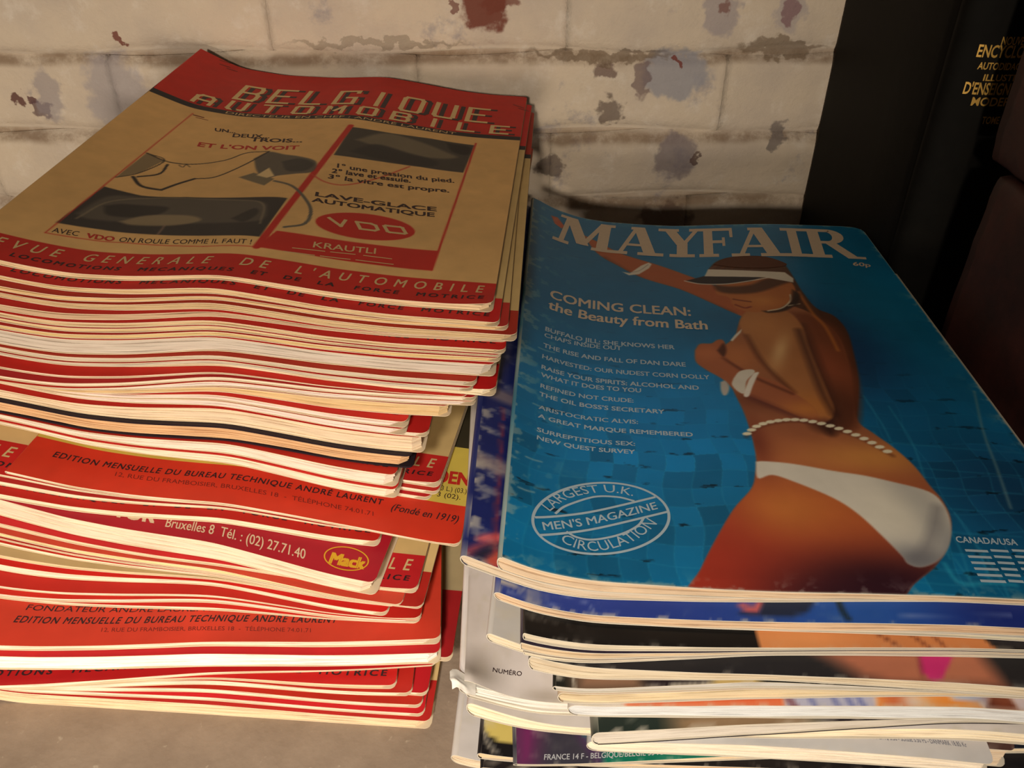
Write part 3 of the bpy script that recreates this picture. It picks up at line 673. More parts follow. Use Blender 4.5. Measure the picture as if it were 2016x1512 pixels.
def std(red=RED,cream=CREAM,seed=0,tb=None):
    def f(S,T):
        b=tb or TB
        C=np.zeros(S.shape+(3,))+np.array(red,float); C[(T>b)&(T<TK2)]=cream; C[(T>TK1)&(T<TK2)]=BLK
        return tone(S,T,C,seed)
    return f
INKB=flat('black_ink',(52,32,34)); INKC=flat('cream_ink',(214,184,128)); INKR=flat('red_ink',(190,42,32)); INKG=flat('faint_ink',(120,36,28))
def words(ink,items):
    for t,a,b,c,bold,sp in items: ink.text(t,a,b,c,bold,sp=sp,shear=.12)
q=lambda u,v: Q(g0,u,v)
# text positions measured once on the top cover, reused on every issue of the same title
def line_words(defs,tb,cap,bold,sp):
    out=[]
    for t,(u0,v0),(u1,v1) in defs:
        s0=q(u0,v0)[0]; s1=q(u1,v1)[0]; out.append((t,(s0,tb),(s1,tb),(s0,tb+cap),bold,sp))
    return out
tb1=np.mean([q(160,511)[1],q(580,537)[1],q(950,581)[1]]); tb2=np.mean([q(274,529)[1],q(624,560)[1],q(950,596)[1]])
WC=line_words([('REVUE',(-44,462),(115,502)),('GENERALE',(162,511),(411,515)),('DE',(472,519),(524,526)),("L'AUTOMOBILE",(580,537),(948,581))],tb1,.62,.012,1.9)
WB=line_words([('LOCOMOTIONS',(21,501),(236,529)),('MECANIQUES',(274,529),(458,530)),('ET',(492,540),(522,542)),('DE',(557,549),(589,553)),('LA',(624,560),(657,563)),('FORCE',(696,571),(783,578)),('MOTRICE',(819,582),(950,596))],tb2,.27,.03,1.35)
def std_text(g,cream=True):
    i=Ink(); words(i,WB); i.build(g,INKB,name='black_lettering')
    if cream: i=Ink(); words(i,WC); i.build(g,INKC,name='cream_lettering')
# ---- the top issue ----
def paint_m0(S,T):
    C=std((196,36,26),(226,180,114),1)(S,T); cv=Canvas(S,T,(0,0,0)); cv.C=C
    P=lambda *a: [q(u,v) for u,v in a]
    R_=(196,40,30)
    ph1=P((205,367),(278,385),(370,388),(460,389),(547,388),(566,390),(511,466),(400,464),(305,462),(200,452),(110,438)); k=cv.fill(ph1,(54,50,48),.03)
    cv.fill(P((150,420),(215,386),(300,390),(420,392),(510,396),(525,412),(505,435),(380,440),(250,438),(170,430)),(96,88,76),.12,.8,True,k)
    cv.fill(P((205,405),(250,402),(330,408),(300,425),(215,424)),(40,38,38),.1,.8,True,k); cv.fill(P((235,436),(290,424),(370,424),(395,434),(340,444),(260,443)),(150,132,100),.1,.9,True,k); cv.fill(P((455,430),(500,410),(508,420),(480,436)),(44,42,42),.08,.8,True,k)
    cv.stroke(P((310,462),(318,452),(324,444)),.1,(150,120,100),.7,.05,k); cv.stroke(P((150,430),(220,396),(330,390),(470,394),(518,402),(512,440)),.09,(140,126,100),.7,.05,k)
    ph2=P((693,250),(770,262),(850,273),(934,286),(912,340),(830,329),(750,318),(657,305)); k=cv.fill(ph2,(66,62,56),.03)
    cv.fill(P((700,275),(760,262),(830,280),(880,300),(900,310),(860,312),(780,300)),(128,116,92),.15,.8,True,k); cv.fill(P((690,298),(740,284),(800,300),(860,318),(840,328),(740,312)),(46,44,44),.15,.9,True,k); cv.fill(P((880,282),(925,290),(920,305),(890,298)),(30,28,30),.1,.9,True,k)
    # thin and thick red rules
    for l,w in ((P((380,223),(205,365),(89,458)),.06),(P((89,458),(150,468),(250,478),(400,485),(505,486)),.06)): 
        for a_,b_ in zip(l[:-1],l[1:]): cv.stroke([a_,b_],w,R_,.9,.03)
    cv.stroke([q(691,247),q(505,486)],.32,R_,1,.03); cv.stroke([q(937,282),q(850,532)],.10,R_,1,.03)
    cv.fill(P((545,454),(864,494),(849,533),(505,486)),R_,.03)
    # oval
    t=np.linspace(0,2*math.pi,40,endpoint=False); cv.fill([q(719+98*math.cos(a)-3*math.sin(a),446+11*math.cos(a)+25*math.sin(a)) for a in t],R_,.03)
    # shoe, glove and pedal
    G=(92,86,76)
    cv.fill(P((289,301),(324,316),(275,340),(228,349)),(140,120,86),.03)
    cv.fill(P((500,312),(530,299),(560,304),(590,308),(622,318),(615,338),(580,342),(545,346),(520,352),(505,335)),G,.06,.95,True); cv.fill(P((555,318),(590,312),(618,322),(600,336),(565,336)),(58,56,54),.08,.8,True)
    cv.fill(P((470,349),(500,340),(540,352),(520,365)),(120,108,84),.04); cv.fill(P((505,345),(530,330),(540,346),(525,350)),(225,195,140),.04)
    K=(46,40,38)
    cv.stroke(P((289,301),(333,319),(389,323),(445,315),(486,301),(530,298)),.09,K); cv.stroke(P((530,298),(480,325),(425,348),(383,352)),.10,K); cv.stroke(P((383,352),(350,362),(317,374)),.18,K); cv.stroke(P((317,374),(278,366),(262,348)),.18,K)
    cv.stroke(P((289,301),(324,316),(275,340),(228,349)),.07,K); cv.stroke(P((330,324),(314,342),(271,348)),.13,K); cv.stroke(P((352,325),(360,329),(366,324),(374,329)),.05,K)
    cv.stroke(P((540,356),(575,366),(600,390),(612,415),(600,440),(560,447)),.16,(100,94,82)); cv.stroke(P((612,342),(640,358),(680,364),(740,352),(806,328)),.12,(200,70,50),.75)
    for a_,b_ in (((660,252),(930,286)),):
        pass
    return cv.C
lab={}
def P0(): pass
LBL={
'm0':'top magazine of the left pile, red and cream cover with pictures and red oval',
'm1':'thin red-banded magazine directly under the top one of the left pile, black lettering showing',
'm2':'thin magazine third from the top of the left pile, with a narrow red line',
'm3':'magazine fourth from the top of the left pile, its corner jutting right',
'm4':'thin beige-edged magazine, fifth from the top of the left pile',
'm5':'red magazine sixth from the top of the left pile, with black lettering',
'm6':'thin magazine seventh from the top of the left pile with pale cream page edges',
'm7':'magazine eighth from the top of the left pile with yellowish stained page edges',
'm8':'thick grey-white magazine, the thickest in the upper half of the left pile',
'm9':'red magazine lying directly under the thick grey-white one in the left pile',
'm10':'thin grey-edged magazine, second below the thick grey-white one in the left pile',
'm10b':'magazine with a red corner poking out right, below the thick grey-white one',
'm11':'very thin red magazine above two white-edged ones, halfway up the left pile',
'm12':'thin red magazine whose rounded corner overhangs the open gap between the piles',
'm13':'white-edged magazine overhanging the cream-edged one in the middle of the left pile',
'm14':'cream-edged red magazine with ragged pages, above the step back in the left pile',
'm15':'red magazine with short black lettering showing, just below the cream-edged ragged one',
'm16':'white-edged magazine second below the cream-edged ragged one, its corner set back',
'm16b':'dark red magazine whose square corner peeks out below the cream-edged ragged one',
'm17':'thick cream-paged magazine lying on the black-covered one',
'm18':'thick tan-paged magazine with a black cover, middle of the left pile',
'm19':'white-paged magazine directly under the tan-paged one with the black cover',
'm20':'white-paged magazine second under the tan-paged one with the black cover',
'm20b':'red and cream magazine turned askew, its lettered corner showing, topmost of three',
'm20c':'thin magazine of the askew three sticking out beside the gap, middle one',
'm20d':'thin magazine of the askew three sticking out beside the gap, lowest one',
'm21':'magazine with orange-red lettered band and yellow panel, jutting furthest right',
'm22':'flimsy magazine hidden directly under the one with the yellow panel',
'm23':'thin magazine two below the one with the yellow panel',
'm24':'red magazine with black lettering, right above the crimson lettered one',
'm25':'thick crimson magazine with white telephone number and yellow oval emblem, lying askew',
'm26':'red and cream magazine with a curled corner, directly under the crimson lettered one',
'm27':'magazine with pale yellow page edges, second under the crimson lettered one',
'm28':'red magazine third under the crimson lettered one, its corner turned up',
'm29':'thin magazine fourth under the crimson lettered one',
'm30':'tan-covered thin magazine fifth under the crimson lettered one',
'm31':'red magazine with a row of black letters, sixth under the crimson lettered one',
'm32':'thin white-edged magazine with a bent corner, below the row of black letters',
'm33':'white-edged magazine second above the wide red band in the lower left pile',
'm33b':'white-edged magazine lying directly on the wide red band in the lower left pile',
'm34':'magazine with a wide orange-red lettered band in the lower left pile, white worn corner',
'm35':'thick bright white-paged red magazine, the brightest edge in the lower left pile',
'm35b':'dark red magazine jutting out right under the bright white-paged one',
'm36':'red magazine rising askew under the bright white-paged one',
'm37':'red magazine with black lettering at right, fifth from the shelf in the left pile',
'm37b':'red magazine with a shiny rounded corner, just under the lettered one near the shelf',
'm37c':'plain red magazine fourth from the shelf in the left pile, corner set back',
'm38':'thin red magazine third from the shelf in the left pile',
'm39':'thin red magazine second from the shelf in the left pile',
'm40':'bottom magazine of the left pile with thick cream pages, resting on the shelf'}
PG={'m0':(232,205,165),'m1':(226,196,150),'m2':(226,192,140),'m3':(214,186,142),'m4':(206,176,142),'m5':(222,194,152),'m6':(228,200,150),'m7':(226,198,140),'m8':(214,200,182),'m9':(212,196,172),'m10':(210,194,172),
'm14':(224,192,140),'m18':(226,182,134),'m17':(236,212,178),'m25':(240,220,190),'m27':(232,216,160),'m30':(226,200,150),'m26':(226,206,170),'m35':(252,246,234),'m40':(238,212,172),'m37':(236,208,168)}
rnd=random.Random(5); prevxr=0
REDS={'m21':(214,58,36),'m34':(206,62,42),'m25':(176,30,44),'m11':(206,44,34),'m27':(204,70,48),'m30':(190,160,110),'m35b':(160,28,30),'m36':(190,34,34)}
for k,m in enumerate(LM):
    n=m['n']; g=GL[n]; xr=m['xr']; prot=2. if n=='m0' else (xr-prevxr)/50.; expo=prot>.25; prevxr=max(xr,prevxr-40)
    m['brk']=[TB,TK1,TK2]
    c=[]
    if expo: rr_=min(2.2,prot*1.05); c.append((g.W,0.,rnd.uniform(.06,.09)*rr_,rr_))
    pc=PG.get(n,tuple(int(x+rnd.uniform(-6,6)) for x in (240,224,200)))
    red=REDS.get(n) or tuple(int(x) for x in np.array(RED)+np.array([rnd.uniform(-18,14),rnd.uniform(-8,10),rnd.uniform(-6,10)]))
    seed=k*3+1; kw={}; grp='red and cream magazines in the left pile'
    if n=='m0': paint=paint_m0; kw=dict(dense=(.055,.055))
    elif n=='m18':
        paint=lambda S,T: tone(S,T,np.zeros(S.shape+(3,))+np.array((44,34,38),float),2); kw=dict(edgecol=(40,30,34),covth=.09)
    elif n=='m21':
        ty=Q(g,924,996)[1]; tk=Q(g,920,883)[1]; ty=(ty+Q(g,85,862)[1])/2-.02; m['brk']=[ty,tk]
        def paint(S,T,ty=ty,tk=tk):
            C=np.zeros(S.shape+(3,))+np.array(REDS['m21'],float); C[T>ty]=(214,190,84); C[T>tk]=(62,56,40); C[T>tk+14]=(214,190,84); return tone(S,T,C,4)
    elif n=='m25': 
        def paint(S,T): return tone(S,T,np.zeros(S.shape+(3,))+np.array(REDS['m25'],float),9)
    elif n=='m34':
        m['brk']=[6.5]
        def paint(S,T):
            C=np.zeros(S.shape+(3,))+np.array(REDS['m34'],float); C[T>6.5]=(206,190,96); return tone(S,T,C,9,.2)
    elif n=='m35b':
        m['brk']=[3.4]
        def paint(S,T):
            C=np.zeros(S.shape+(3,))+np.array(REDS['m35b'],float); C[T>3.4]=(170,150,110); return tone(S,T,C,9,.2)
    elif n=='m30':
        def paint(S,T): return tone(S,T,np.zeros(S.shape+(3,))+np.array(REDS['m30'],float),9)
    else: paint=std(red,tuple(np.array(CREAM)+rnd.uniform(-12,6)),seed)
    gl=n in('m25','m34','m21','m37','m37b','m36')
    build_mag(g,'magazine',LBL[n],paint,pc,gloss=gl,group=grp,curls=c,**kw)
for n,cr_ in (('m0',1),('m1',0),('m5',0),('m15',0),('m19',0),('m20b',1),('m24',0),('m26',1),('m31',0),('m33',0),('m36',0),('m37',1),('m22',1),('m35',0),('m4',0),('m12',0)): std_text(GL[n],cr_)
# ---- top issue's printed words ----
def stroke_text(ink,txt,p0,p1,p2,wd,gap=.35,w=.26,dx=0.,dy=0.):
    G={'B':[[(0,0),(0,1),(.8,1),(.9,.85),(.9,.65),(.75,.52),(.9,.4),(.9,.15),(.8,0),(0,0)],[(0,.52),(.75,.52)]],'E':[[(.9,1),(0,1),(0,0),(.9,0)],[(0,.52),(.7,.52)]],'L':[[(0,1),(0,0),(.85,0)]],
    'G':[[(.9,.85),(.9,1),(0,1),(0,0),(.9,0),(.9,.48),(.5,.48)]],'I':[[(.45,0),(.45,1)]],'Q':[[(0,.1),(.1,0),(.8,0),(.9,.1),(.9,.9),(.8,1),(.1,1),(0,.9),(0,.1)]],'U':[[(0,1),(0,.1),(.1,0),(.8,0),(.9,.1),(.9,1)]],
    'A':[[(0,0),(0,.8),(.2,1),(.7,1),(.9,.8),(.9,0)],[(0,.42),(.9,.42)]],'T':[[(0,1),(.9,1)],[(.45,1),(.45,0)]],'O':[[(0,.1),(.1,0),(.8,0),(.9,.1),(.9,.9),(.8,1),(.1,1),(0,.9),(0,.1)]],'M':[[(0,0),(0,1),(.45,.4),(.9,1),(.9,0)]],'V':[[(0,1),(.4,0),(.8,1)]],'D':[[(0,0),(0,1),(.7,1),(.9,.8),(.9,.2),(.7,0),(0,0)]]}
    p0,p1,p2=map(np.array,(p0,p1,p2)); n=len(txt); adv=(1-wd)/(n-1) if n>1 else 0
    hx=p1-p0; hy=p2-p0; cell=wd; H=np.hypot(*hy)
    for i,ch in enumerate(txt):
        for path in G[ch]:
            pts=[p0+hx*(i*adv+x/.9*wd)+hy*y+np.array([dx,dy]) for x,y in path]
            for a,b in zip(pts[:-1],pts[1:]):
                d=b-a; l=np.hypot(*d); d=d/l*w/2; nr=np.array([-d[1],d[0]]); a_=a-d*.9; b_=b+d*.9; ink.add([a_+nr,a_-nr,b_-nr,b_+nr],[[0,1,2,3]])
B0,B1=q(466,190),q(957,236); A0,A1=q(381,197),q(998,261); hb=abs(q(490,159)[1]-q(462,190)[1]); ha=abs(q(397,177)[1]-q(379,197)[1])*.85
tbA=TK2+.30; hb*=.78; ha*=.84; tbB=tbA+ha+.5; pass
i=Ink(); stroke_text(i,'BELGIQUE',(B0[0],tbB),(B1[0],tbB),(B0[0],tbB+hb),.074,w=.28,dx=.42,dy=-.05); stroke_text(i,'AUTOMOBILE',(A0[0],tbA),(A1[0],tbA),(A0[0],tbA+ha),.050,w=.24,dx=.36,dy=-.04); i.build(g0,flat('shadow_ink',(58,44,46)),.006,'title_shadow')
i=Ink(); stroke_text(i,'BELGIQUE',(B0[0],tbB),(B1[0],tbB),(B0[0],tbB+hb),.074,w=.28); stroke_text(i,'AUTOMOBILE',(A0[0],tbA),(A1[0],tbA),(A0[0],tbA+ha),.050,w=.24); i.build(g0,flat('title_ink',(226,196,138)),.012,'title_lettering')
i=Ink(); 
for t,a,b,c,bd in (('UN...',(423,258),(463,262),(424,252),.03),('DEUX...',(458,270),(530,272),(460,263),.03),('TROIS...',(492,278),(594,280),(495,271),.03),('1° une pression du pied.',(664,330),(894,360),(665,322),.03),('2° lave et essuie.',(653,340),(808,360),(655,332),.03),('3° la vitre est propre.',(646,351),(884,379),(648,343),.03),('LAVE-GLACE',(621,386),(859,416),(623,378),.03),('AUTOMATIQUE',(614,397),(855,427),(616,389),.03),('AVEC',(101,457),(153,465),(106,448),0.),('ON ROULE COMME IL FAUT !',(233,476),(494,481),(238,467),0.),('jolie vue nette sur la route',(650,243),(915,280),(652,237),0.)):
    if 'jolie' in t: continue
    i.text(t,q(*a),q(*b),q(*c),bd)
i.build(g0,INKB,name='caption_lettering')
i=Ink(); i.text("ET L'ON VOIT",q(389,288),q(587,294),q(393,280),.03); i.text('VDO',q(169,468),q(223,475),q(173,459),.04); i.build(g0,INKR,name='red_lettering')
i=Ink(); stroke_text(i,'VDO',q(655,443),q(800,461),q(648,429),.25,w=.16); i.text('KRAUTLI',q(616,487),q(739,500),q(619,476),.01); i.text('DIRECTEUR EN CHEF : ANDRÉ LAURENT',(B0[0]+.3,TK1+.16),(q(898,262)[0],TK1+.16),(B0[0]+.3,TK1+.50),0.)
for (a,b) in (((575,488),(640,495)),((650,496),(700,501)),((715,503),(772,510)),((558,495),(620,503)),((630,504),(690,511)),((700,512),(775,521))): i.line([q(*a),q(*b)],.06)
i.build(g0,INKC,name='oval_lettering')
i=Ink()
for (u,v) in ((432,118),(432,126),(446,134),(1010,206),(1020,213)): i.line([q(u,v),q(u+22,v+7)],.10)
i.line([q(380,226),q(402,232)],.10); i.line([q(385,231),q(410,237)],.06); i.build(g0,INKG,name='issue_lettering')
# ---- other lettered covers ----
g=GL['m21']; i=Ink(); r_=lambda u,v: Q(g,u,v)
i.text('EDITION MENSUELLE DU BUREAU TECHNIQUE ANDRÉ LAURENT',r_(103,899),r_(752,994),r_(106,888),.02,sp=1.15,shear=.35); i.text('(Fondé en 1919)',r_(769,1004),r_(900,1029),r_(773,991),.01,shear=.2); i.text('3 L.) (03.)',r_(868,965),r_(918,972),r_(870,956),0.); i.text('3 (02).',r_(860,977),r_(906,984),r_(862,968),0.); i.build(g,INKB,name='black_lettering')
i=Ink(); i.text('12, RUE DU FRAMBOISIER, BRUXELLES 18  -  TÉLÉPHONE 74.01.71',r_(226,937),r_(735,1016),r_(229,929),0.); i.build(g,INKG,name='faint_lettering')
i=Ink(); i.text('DEN',r_(858,948),r_(922,956),r_(863,925),.05); i.build(g,INKR,name='red_lettering')
g=GL['m34']; i=Ink(); i.text('EDITION MENSUELLE DU BUREAU TECHNIQUE ANDRÉ LAURENT',r_(26,1225),r_(662,1226),r_(30,1212),.02,sp=1.15,shear=.35); i.text('FONDATEUR ANDRÉ LAURENT',r_(50,1201),r_(420,1203),r_(53,1190),0.,shear=.3); i.build(g,INKB,name='black_lettering')
i=Ink(); i.text('12, RUE DU FRAMBOISIER, BRUXELLES 18  -  TÉLÉPHONE 74.01.71',r_(199,1244),r_(612,1245),r_(201,1236),0.); i.build(g,INKG,name='faint_lettering')
g=GL['m25']; i=Ink(); i.text('MOTOR',r_(160,1003),r_(302,1029),r_(168,976),.05); i.text('Bruxelles 8  Tél. : (02) 27.71.40',r_(325,1037),r_(600,1101),r_(331,1019),.01); i.build(g,flat('white_ink',(226,196,160)),name='white_lettering')
i=Ink(); i.text('Mack',r_(648,1108),r_(715,1120),r_(656,1088),.06); t=np.linspace(0,2*math.pi,33); i.line([r_(682+43*math.cos(a)-4*math.sin(a),1100+7*math.cos(a)+22*math.sin(a)) for a in t],.05); i.build(g,flat('yellow_ink',(226,170,40)),name='emblem')
# ---------------- right pile ----------------
RM,_,_=fit(SR,SR0,RIGHT,-1,16,-CAMH)
GR={}
DR=np.interp(XG,[0,4,8,13,18,22],[-.5,-.9,-1.0,-.9,-.9,-1.1])
GRP='worn magazines in the right pile'
DIM={'r0':(19.8,29.4),'rl':(21,29),'rwa':(22.5,29.5),'rwb':(22,29),'rw2':(22.5,29.5),'rw3':(22,29),'r7':(23,29.5),'r8b':(23,28.6),'r9':(13.6,27),'rr':(14.5,27)}
for j,m in enumerate(RM):
    if m['n'] in('rwa','rwb'): m['slope']=.012; m['yaw']=-.7
    W_,L_=DIM.get(m['n'],(21.5,28.8)); g=place(SR,m,W_,L_,DR,dec(j,23)); g.W=min(g.W,((21.6 if m['n']=='r1' else 20.9)-(L_*g.e2[0] if g.e2[0]>0 else 0)-g.O[0])/g.e1[0]) if m['n']!='r0' else g.W; GR[m['n']]=g
r0=GR['r0']; R=lambda u,v: st_of(r0,u,v)
RP=lambda *a: [R(u,v) for u,v in a]
def paint_r0(S,T):
    cv=Canvas(S,T,(14,118,176)); W_,L_=r0.W,29.4
    cv.C=np.zeros(S.shape+(3,))+np.array((12,114,160),float)
    # water tone: big soft patches
    n=fbm(S*.18,T*.18,3)[...,None]; cv.C=cv.C*(.82+.34*n)
    cv.blob((6,9),(5,6),(16,146,220),.6); cv.blob((3,22),(6,8),(20,100,140),.5); cv.blob((17,17),(3,6),(24,120,150),.5); cv.blob((14.5,15),(3,5),(28,44,84),.75,ang=.2); cv.blob((18,5),(4,4),(22,56,88),.8); cv.blob((9,3),(5,3),(24,96,130),.5)
    # pool tiles: small squares, stronger towards the foot of the picture
    c=.98; jit=.12*np.sin(T*1.7)+.1*np.sin(S*1.1+T*.4); X=(S+jit)/c; Y=(T+.14*np.sin(S*1.3))/c
    xi=np.floor(X).astype(int); yi=np.floor(Y).astype(int); h=vnoise(xi*7.31,yi*5.17,9); fx=X-xi; fy=Y-yi
    ln=np.maximum(np.clip(1-np.minimum(fx,1-fx)/.05,0,1),np.clip(1-np.minimum(fy,1-fy)/.05,0,1)); st_=np.clip((15-T)/9,.12,1)
    cv.C*=(1+(h-.5)[...,None]*.28*st_[...,None]); cv.C=cv.C*(1-(ln*.22*st_)[...,None])+np.array((60,165,195))*(ln*.22*st_)[...,None]
    dk=np.clip((fbm(S*1.6,T*3.2,21)-.63)*9,0,1)*np.clip((fy<.18)*1.,0,1)*st_; cv.C=cv.C*(1-.6*dk[...,None])
    # ripples on the right
    for k,(u,v) in enumerate(((1720,850),(1760,900),(1800,960),(1840,1000),(1880,1010),(1750,800),(1880,1100),(1930,1080),(1700,780))):
        cv.stroke(RP((u,v),(u+45,v+70),(u+70,v+140)),.07,(50,150,180),.45,.05)
    for v in (880,925,960,1000,1045,1090,1120,1150): cv.stroke(RP((1700,v-14),(1850,v),(2010,v+12)),.05,(40,140,170),.4,.05)
    cv.stroke(RP((1860,1110),(1880,1140),(1905,1150),(1950,1148),(2000,1152)),.12,(50,170,195),.6,.08)
    SK=(160,98,64); DK=(84,40,26); HL=(226,160,96); RD=(176,66,42); WH=(222,212,192)
    # far arm
    a=cv.fill(RP((1085,424),(1098,428),(1112,446),(1106,450),(1092,440)),(190,90,60),.05)
    a=cv.fill(RP((1148,462),(1185,480),(1225,500),(1290,520),(1350,541),(1420,568),(1475,600),(1480,628),(1440,614),(1400,596),(1340,570),(1262,546),(1215,522),(1175,498)),(176,92,54),.06,1,True)
    cv.stroke(RP((1190,508),(1262,550),(1340,575),(1440,616)),.35,DK,.5,.2,a); cv.fill(RP((1225,535),(1238,542),(1258,540),(1278,528),(1283,520),(1277,517),(1262,523),(1240,538)),WH,.04)
    cv.stroke(RP((1235,537),(1258,533),(1276,521)),.05,(150,140,130),.8,.03)
    # hair
    hair=cv.fill(RP((1393,532),(1412,514),(1450,505),(1500,505),(1538,516),(1556,536),(1580,575),(1606,606),(1642,622),(1668,652),(1682,700),(1691,750),(1689,800),(1680,845),(1640,850),(1600,760),(1560,660),(1540,600),(1500,550)),(86,50,34),.06,1,True)
    for k in range(9): cv.stroke(RP((1560+k*5,560+k*4),(1600+k*7,630+k*7),(1630+k*6,720),(1638+k*6,820)),.10,(120,72,44) if k%2 else (58,34,26),.5,.08,hair)
    for k in range(5): cv.stroke(RP((1400+k*20,528),(1440+k*18,512),(1500+k*10,515)),.10,(150,84,48),.5,.06,hair)
    # back and waist
    body=RP((1462,618),(1453,640),(1446,664),(1425,684),(1428,716),(1440,760),(1462,806),(1478,850),(1489,898),(1488,930),(1480,962),(1445,1003),(1408,1066),(1380,1122),(1355,1180),(1500,1190),(1700,1190),(1770,1180),(1800,1148),(1840,1115),(1865,1075),(1872,1025),(1855,985),(1832,958),(1800,918),(1760,882),(1718,852),(1690,830),(1680,790),(1672,720),(1650,660),(1605,622),(1565,604),(1520,600))
    b=cv.fill(body,SK,.05,1,True)
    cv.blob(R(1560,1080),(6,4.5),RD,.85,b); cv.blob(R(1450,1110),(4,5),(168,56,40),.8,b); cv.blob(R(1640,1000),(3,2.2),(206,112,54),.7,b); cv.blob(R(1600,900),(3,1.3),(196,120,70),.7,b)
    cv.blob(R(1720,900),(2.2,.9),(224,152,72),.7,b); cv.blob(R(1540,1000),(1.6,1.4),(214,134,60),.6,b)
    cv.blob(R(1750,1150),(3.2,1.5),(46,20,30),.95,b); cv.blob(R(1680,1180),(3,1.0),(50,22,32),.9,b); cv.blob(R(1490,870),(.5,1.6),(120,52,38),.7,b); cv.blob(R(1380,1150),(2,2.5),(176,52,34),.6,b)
    # back with the long hair over it
    k=cv.fill(RP((1560,615),(1600,620),(1650,650),(1676,710),(1690,770),(1686,840),(1650,842),(1622,780),(1590,700),(1565,655)),(120,62,38),.25,.85,True)
    cv.blob(R(1640,730),(.8,2.2),(168,84,52),.8,k); cv.blob(R(1660,800),(1.0,2.0),(70,38,26),.7,k)
    cv.fill(RP((1570,655),(1600,720),(1625,790),(1645,850),(1625,850),(1595,790),(1575,710)),(66,34,26),.2,.9,True)
    cv.stroke(RP((1572,575),(1588,600),(1604,622),(1626,645),(1650,690)),.16,(190,112,50),.8,.08)
    # chest side, turned away
    cv.blob(R(1450,700),(1.3,1.4),(206,122,66),.6,b); cv.fill(RP((1462,646),(1458,655),(1442,672),(1438,670),(1446,660)),WH,.04)
    # shade behind the arm
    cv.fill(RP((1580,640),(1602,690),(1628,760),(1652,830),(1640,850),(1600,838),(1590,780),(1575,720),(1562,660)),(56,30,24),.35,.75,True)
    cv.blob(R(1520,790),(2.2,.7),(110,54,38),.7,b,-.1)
    # near upper arm
    ua=cv.fill(RP((1468,614),(1500,606),(1548,612),(1578,640),(1592,680),(1612,730),(1632,778),(1642,806),(1634,826),(1604,832),(1576,800),(1558,772),(1525,738),(1492,700),(1468,660),(1456,636)),(180,116,68),.07,1,True)
    cv.stroke(RP((1470,660),(1495,704),(1530,742),(1562,772)),.22,(92,44,26),.75,.14); cv.blob(R(1536,690),(.35,1.6),(236,190,130),.75,ua,-.35); cv.blob(R(1500,640),(1.2,1.2),(206,138,80),.6,ua); cv.blob(R(1600,800),(1.2,1.0),(206,126,58),.7,ua); cv.stroke(RP((1572,650),(1596,715),(1620,775),(1642,815)),.3,(60,30,26),.7,.2)
    # forearm and hand
    fa=cv.fill(RP((1368,690),(1378,677),(1400,676),(1412,669),(1424,670),(1430,684),(1428,700),(1448,716),(1490,738),(1530,752),(1562,772),(1600,800),(1612,826),(1590,826),(1540,806),(1490,786),(1450,770),(1420,745),(1390,728),(1370,712)),(170,96,62),.06,1,True)
    cv.stroke(RP((1424,705),(1450,722),(1490,745),(1560,775)),.16,(84,38,26),.7,.1,fa); cv.stroke(RP((1478,782),(1530,804),(1590,828),(1625,828)),.3,(90,40,40),.6,.2); cv.blob(R(1395,695),(.8,.7),(204,120,76),.6,fa); cv.fill(RP((1412,690),(1424,676),(1430,690),(1424,702)),(60,26,22),.08,.8,True); cv.blob(R(1590,805),(1.,.6),(220,140,60),.6,fa)
    cv.fill(RP((1444,745),(1456,731),(1478,727),(1486,733),(1470,750),(1466,774),(1452,770),(1441,757)),WH,.04,1,True); cv.fill(RP((1474,748),(1484,735),(1494,733),(1490,742),(1482,760),(1474,780),(1464,777)),(236,226,208),.04,1,True)
    cv.fill(RP((1418,752),(1428,750),(1436,762),(1432,776),(1424,778),(1419,768)),(190,182,170),.06,1,True)
    # head
    f=cv.fill(RP((1410,558),(1408,570),(1414,580),(1436,586),(1444,602),(1466,612),(1500,614),(1535,606),(1560,592),(1566,570),(1550,552),(1500,548)),(184,108,58),.05,1,True)
    cv.fill(RP((1404,560),(1440,564),(1480,560),(1512,548),(1560,552),(1540,560),(1490,576),(1440,578),(1412,572)),(70,40,30),.14,.85,True); cv.blob(R(1500,592),(.9,.6),(216,140,70),.7,f); cv.stroke(RP((1444,589),(1462,592),(1478,594)),.10,(96,30,28),.9,.05); cv.stroke(RP((1448,600),(1466,606),(1478,604)),.11,(120,40,36),.9,.05)
    cv.fill(RP((1500,612),(1530,610),(1556,596),(1566,600),(1545,612),(1515,616)),(40,24,22),.08,.85,True); cv.stroke(RP((1512,612),(1540,606),(1556,592),(1556,580)),.09,(230,220,190),.9,.04); cv.stroke(RP((1552,602),(1574,598)),.08,(220,206,170),.9,.04)
    cv.fill(RP((1560,570),(1574,580),(1570,600),(1558,596)),(40,26,24),.1,.8,True)
    # sun visor
    cv.fill(RP((1350,553),(1388,543),(1500,545),(1478,554),(1430,560),(1380,560)),(34,32,40),.04,1); cv.stroke(RP((1348,553),(1380,559),(1430,559),(1475,553),(1515,546)),.09,WH,1,.03); cv.fill(RP((1394,530),(1545,536),(1562,548),(1562,556),(1545,553),(1505,546),(1387,544)),WH,.04,1)
    # belt of shells
    bl=curve_pts(RP((1468,856),(1492,838),(1525,829),(1562,826),(1600,830),(1650,843),(1700,863),(1755,893)),8); d=np.concatenate([[0],np.cumsum(np.hypot(*np.diff(bl,axis=0).T))])
    cv.stroke([p+np.array((0,-.12)) for p in bl],.16,(96,48,34),.6,.1)
    for s_ in np.arange(.1,d[-1],.34):
        p=(np.interp(s_,d,bl[:,0]),np.interp(s_,d,bl[:,1])); cv.fill([(p[0]+.19*math.cos(a)+.04*math.sin(a),p[1]+.12*math.sin(a)) for a in np.linspace(0,6.28,9)[:-1]],(240,228,192),.03)
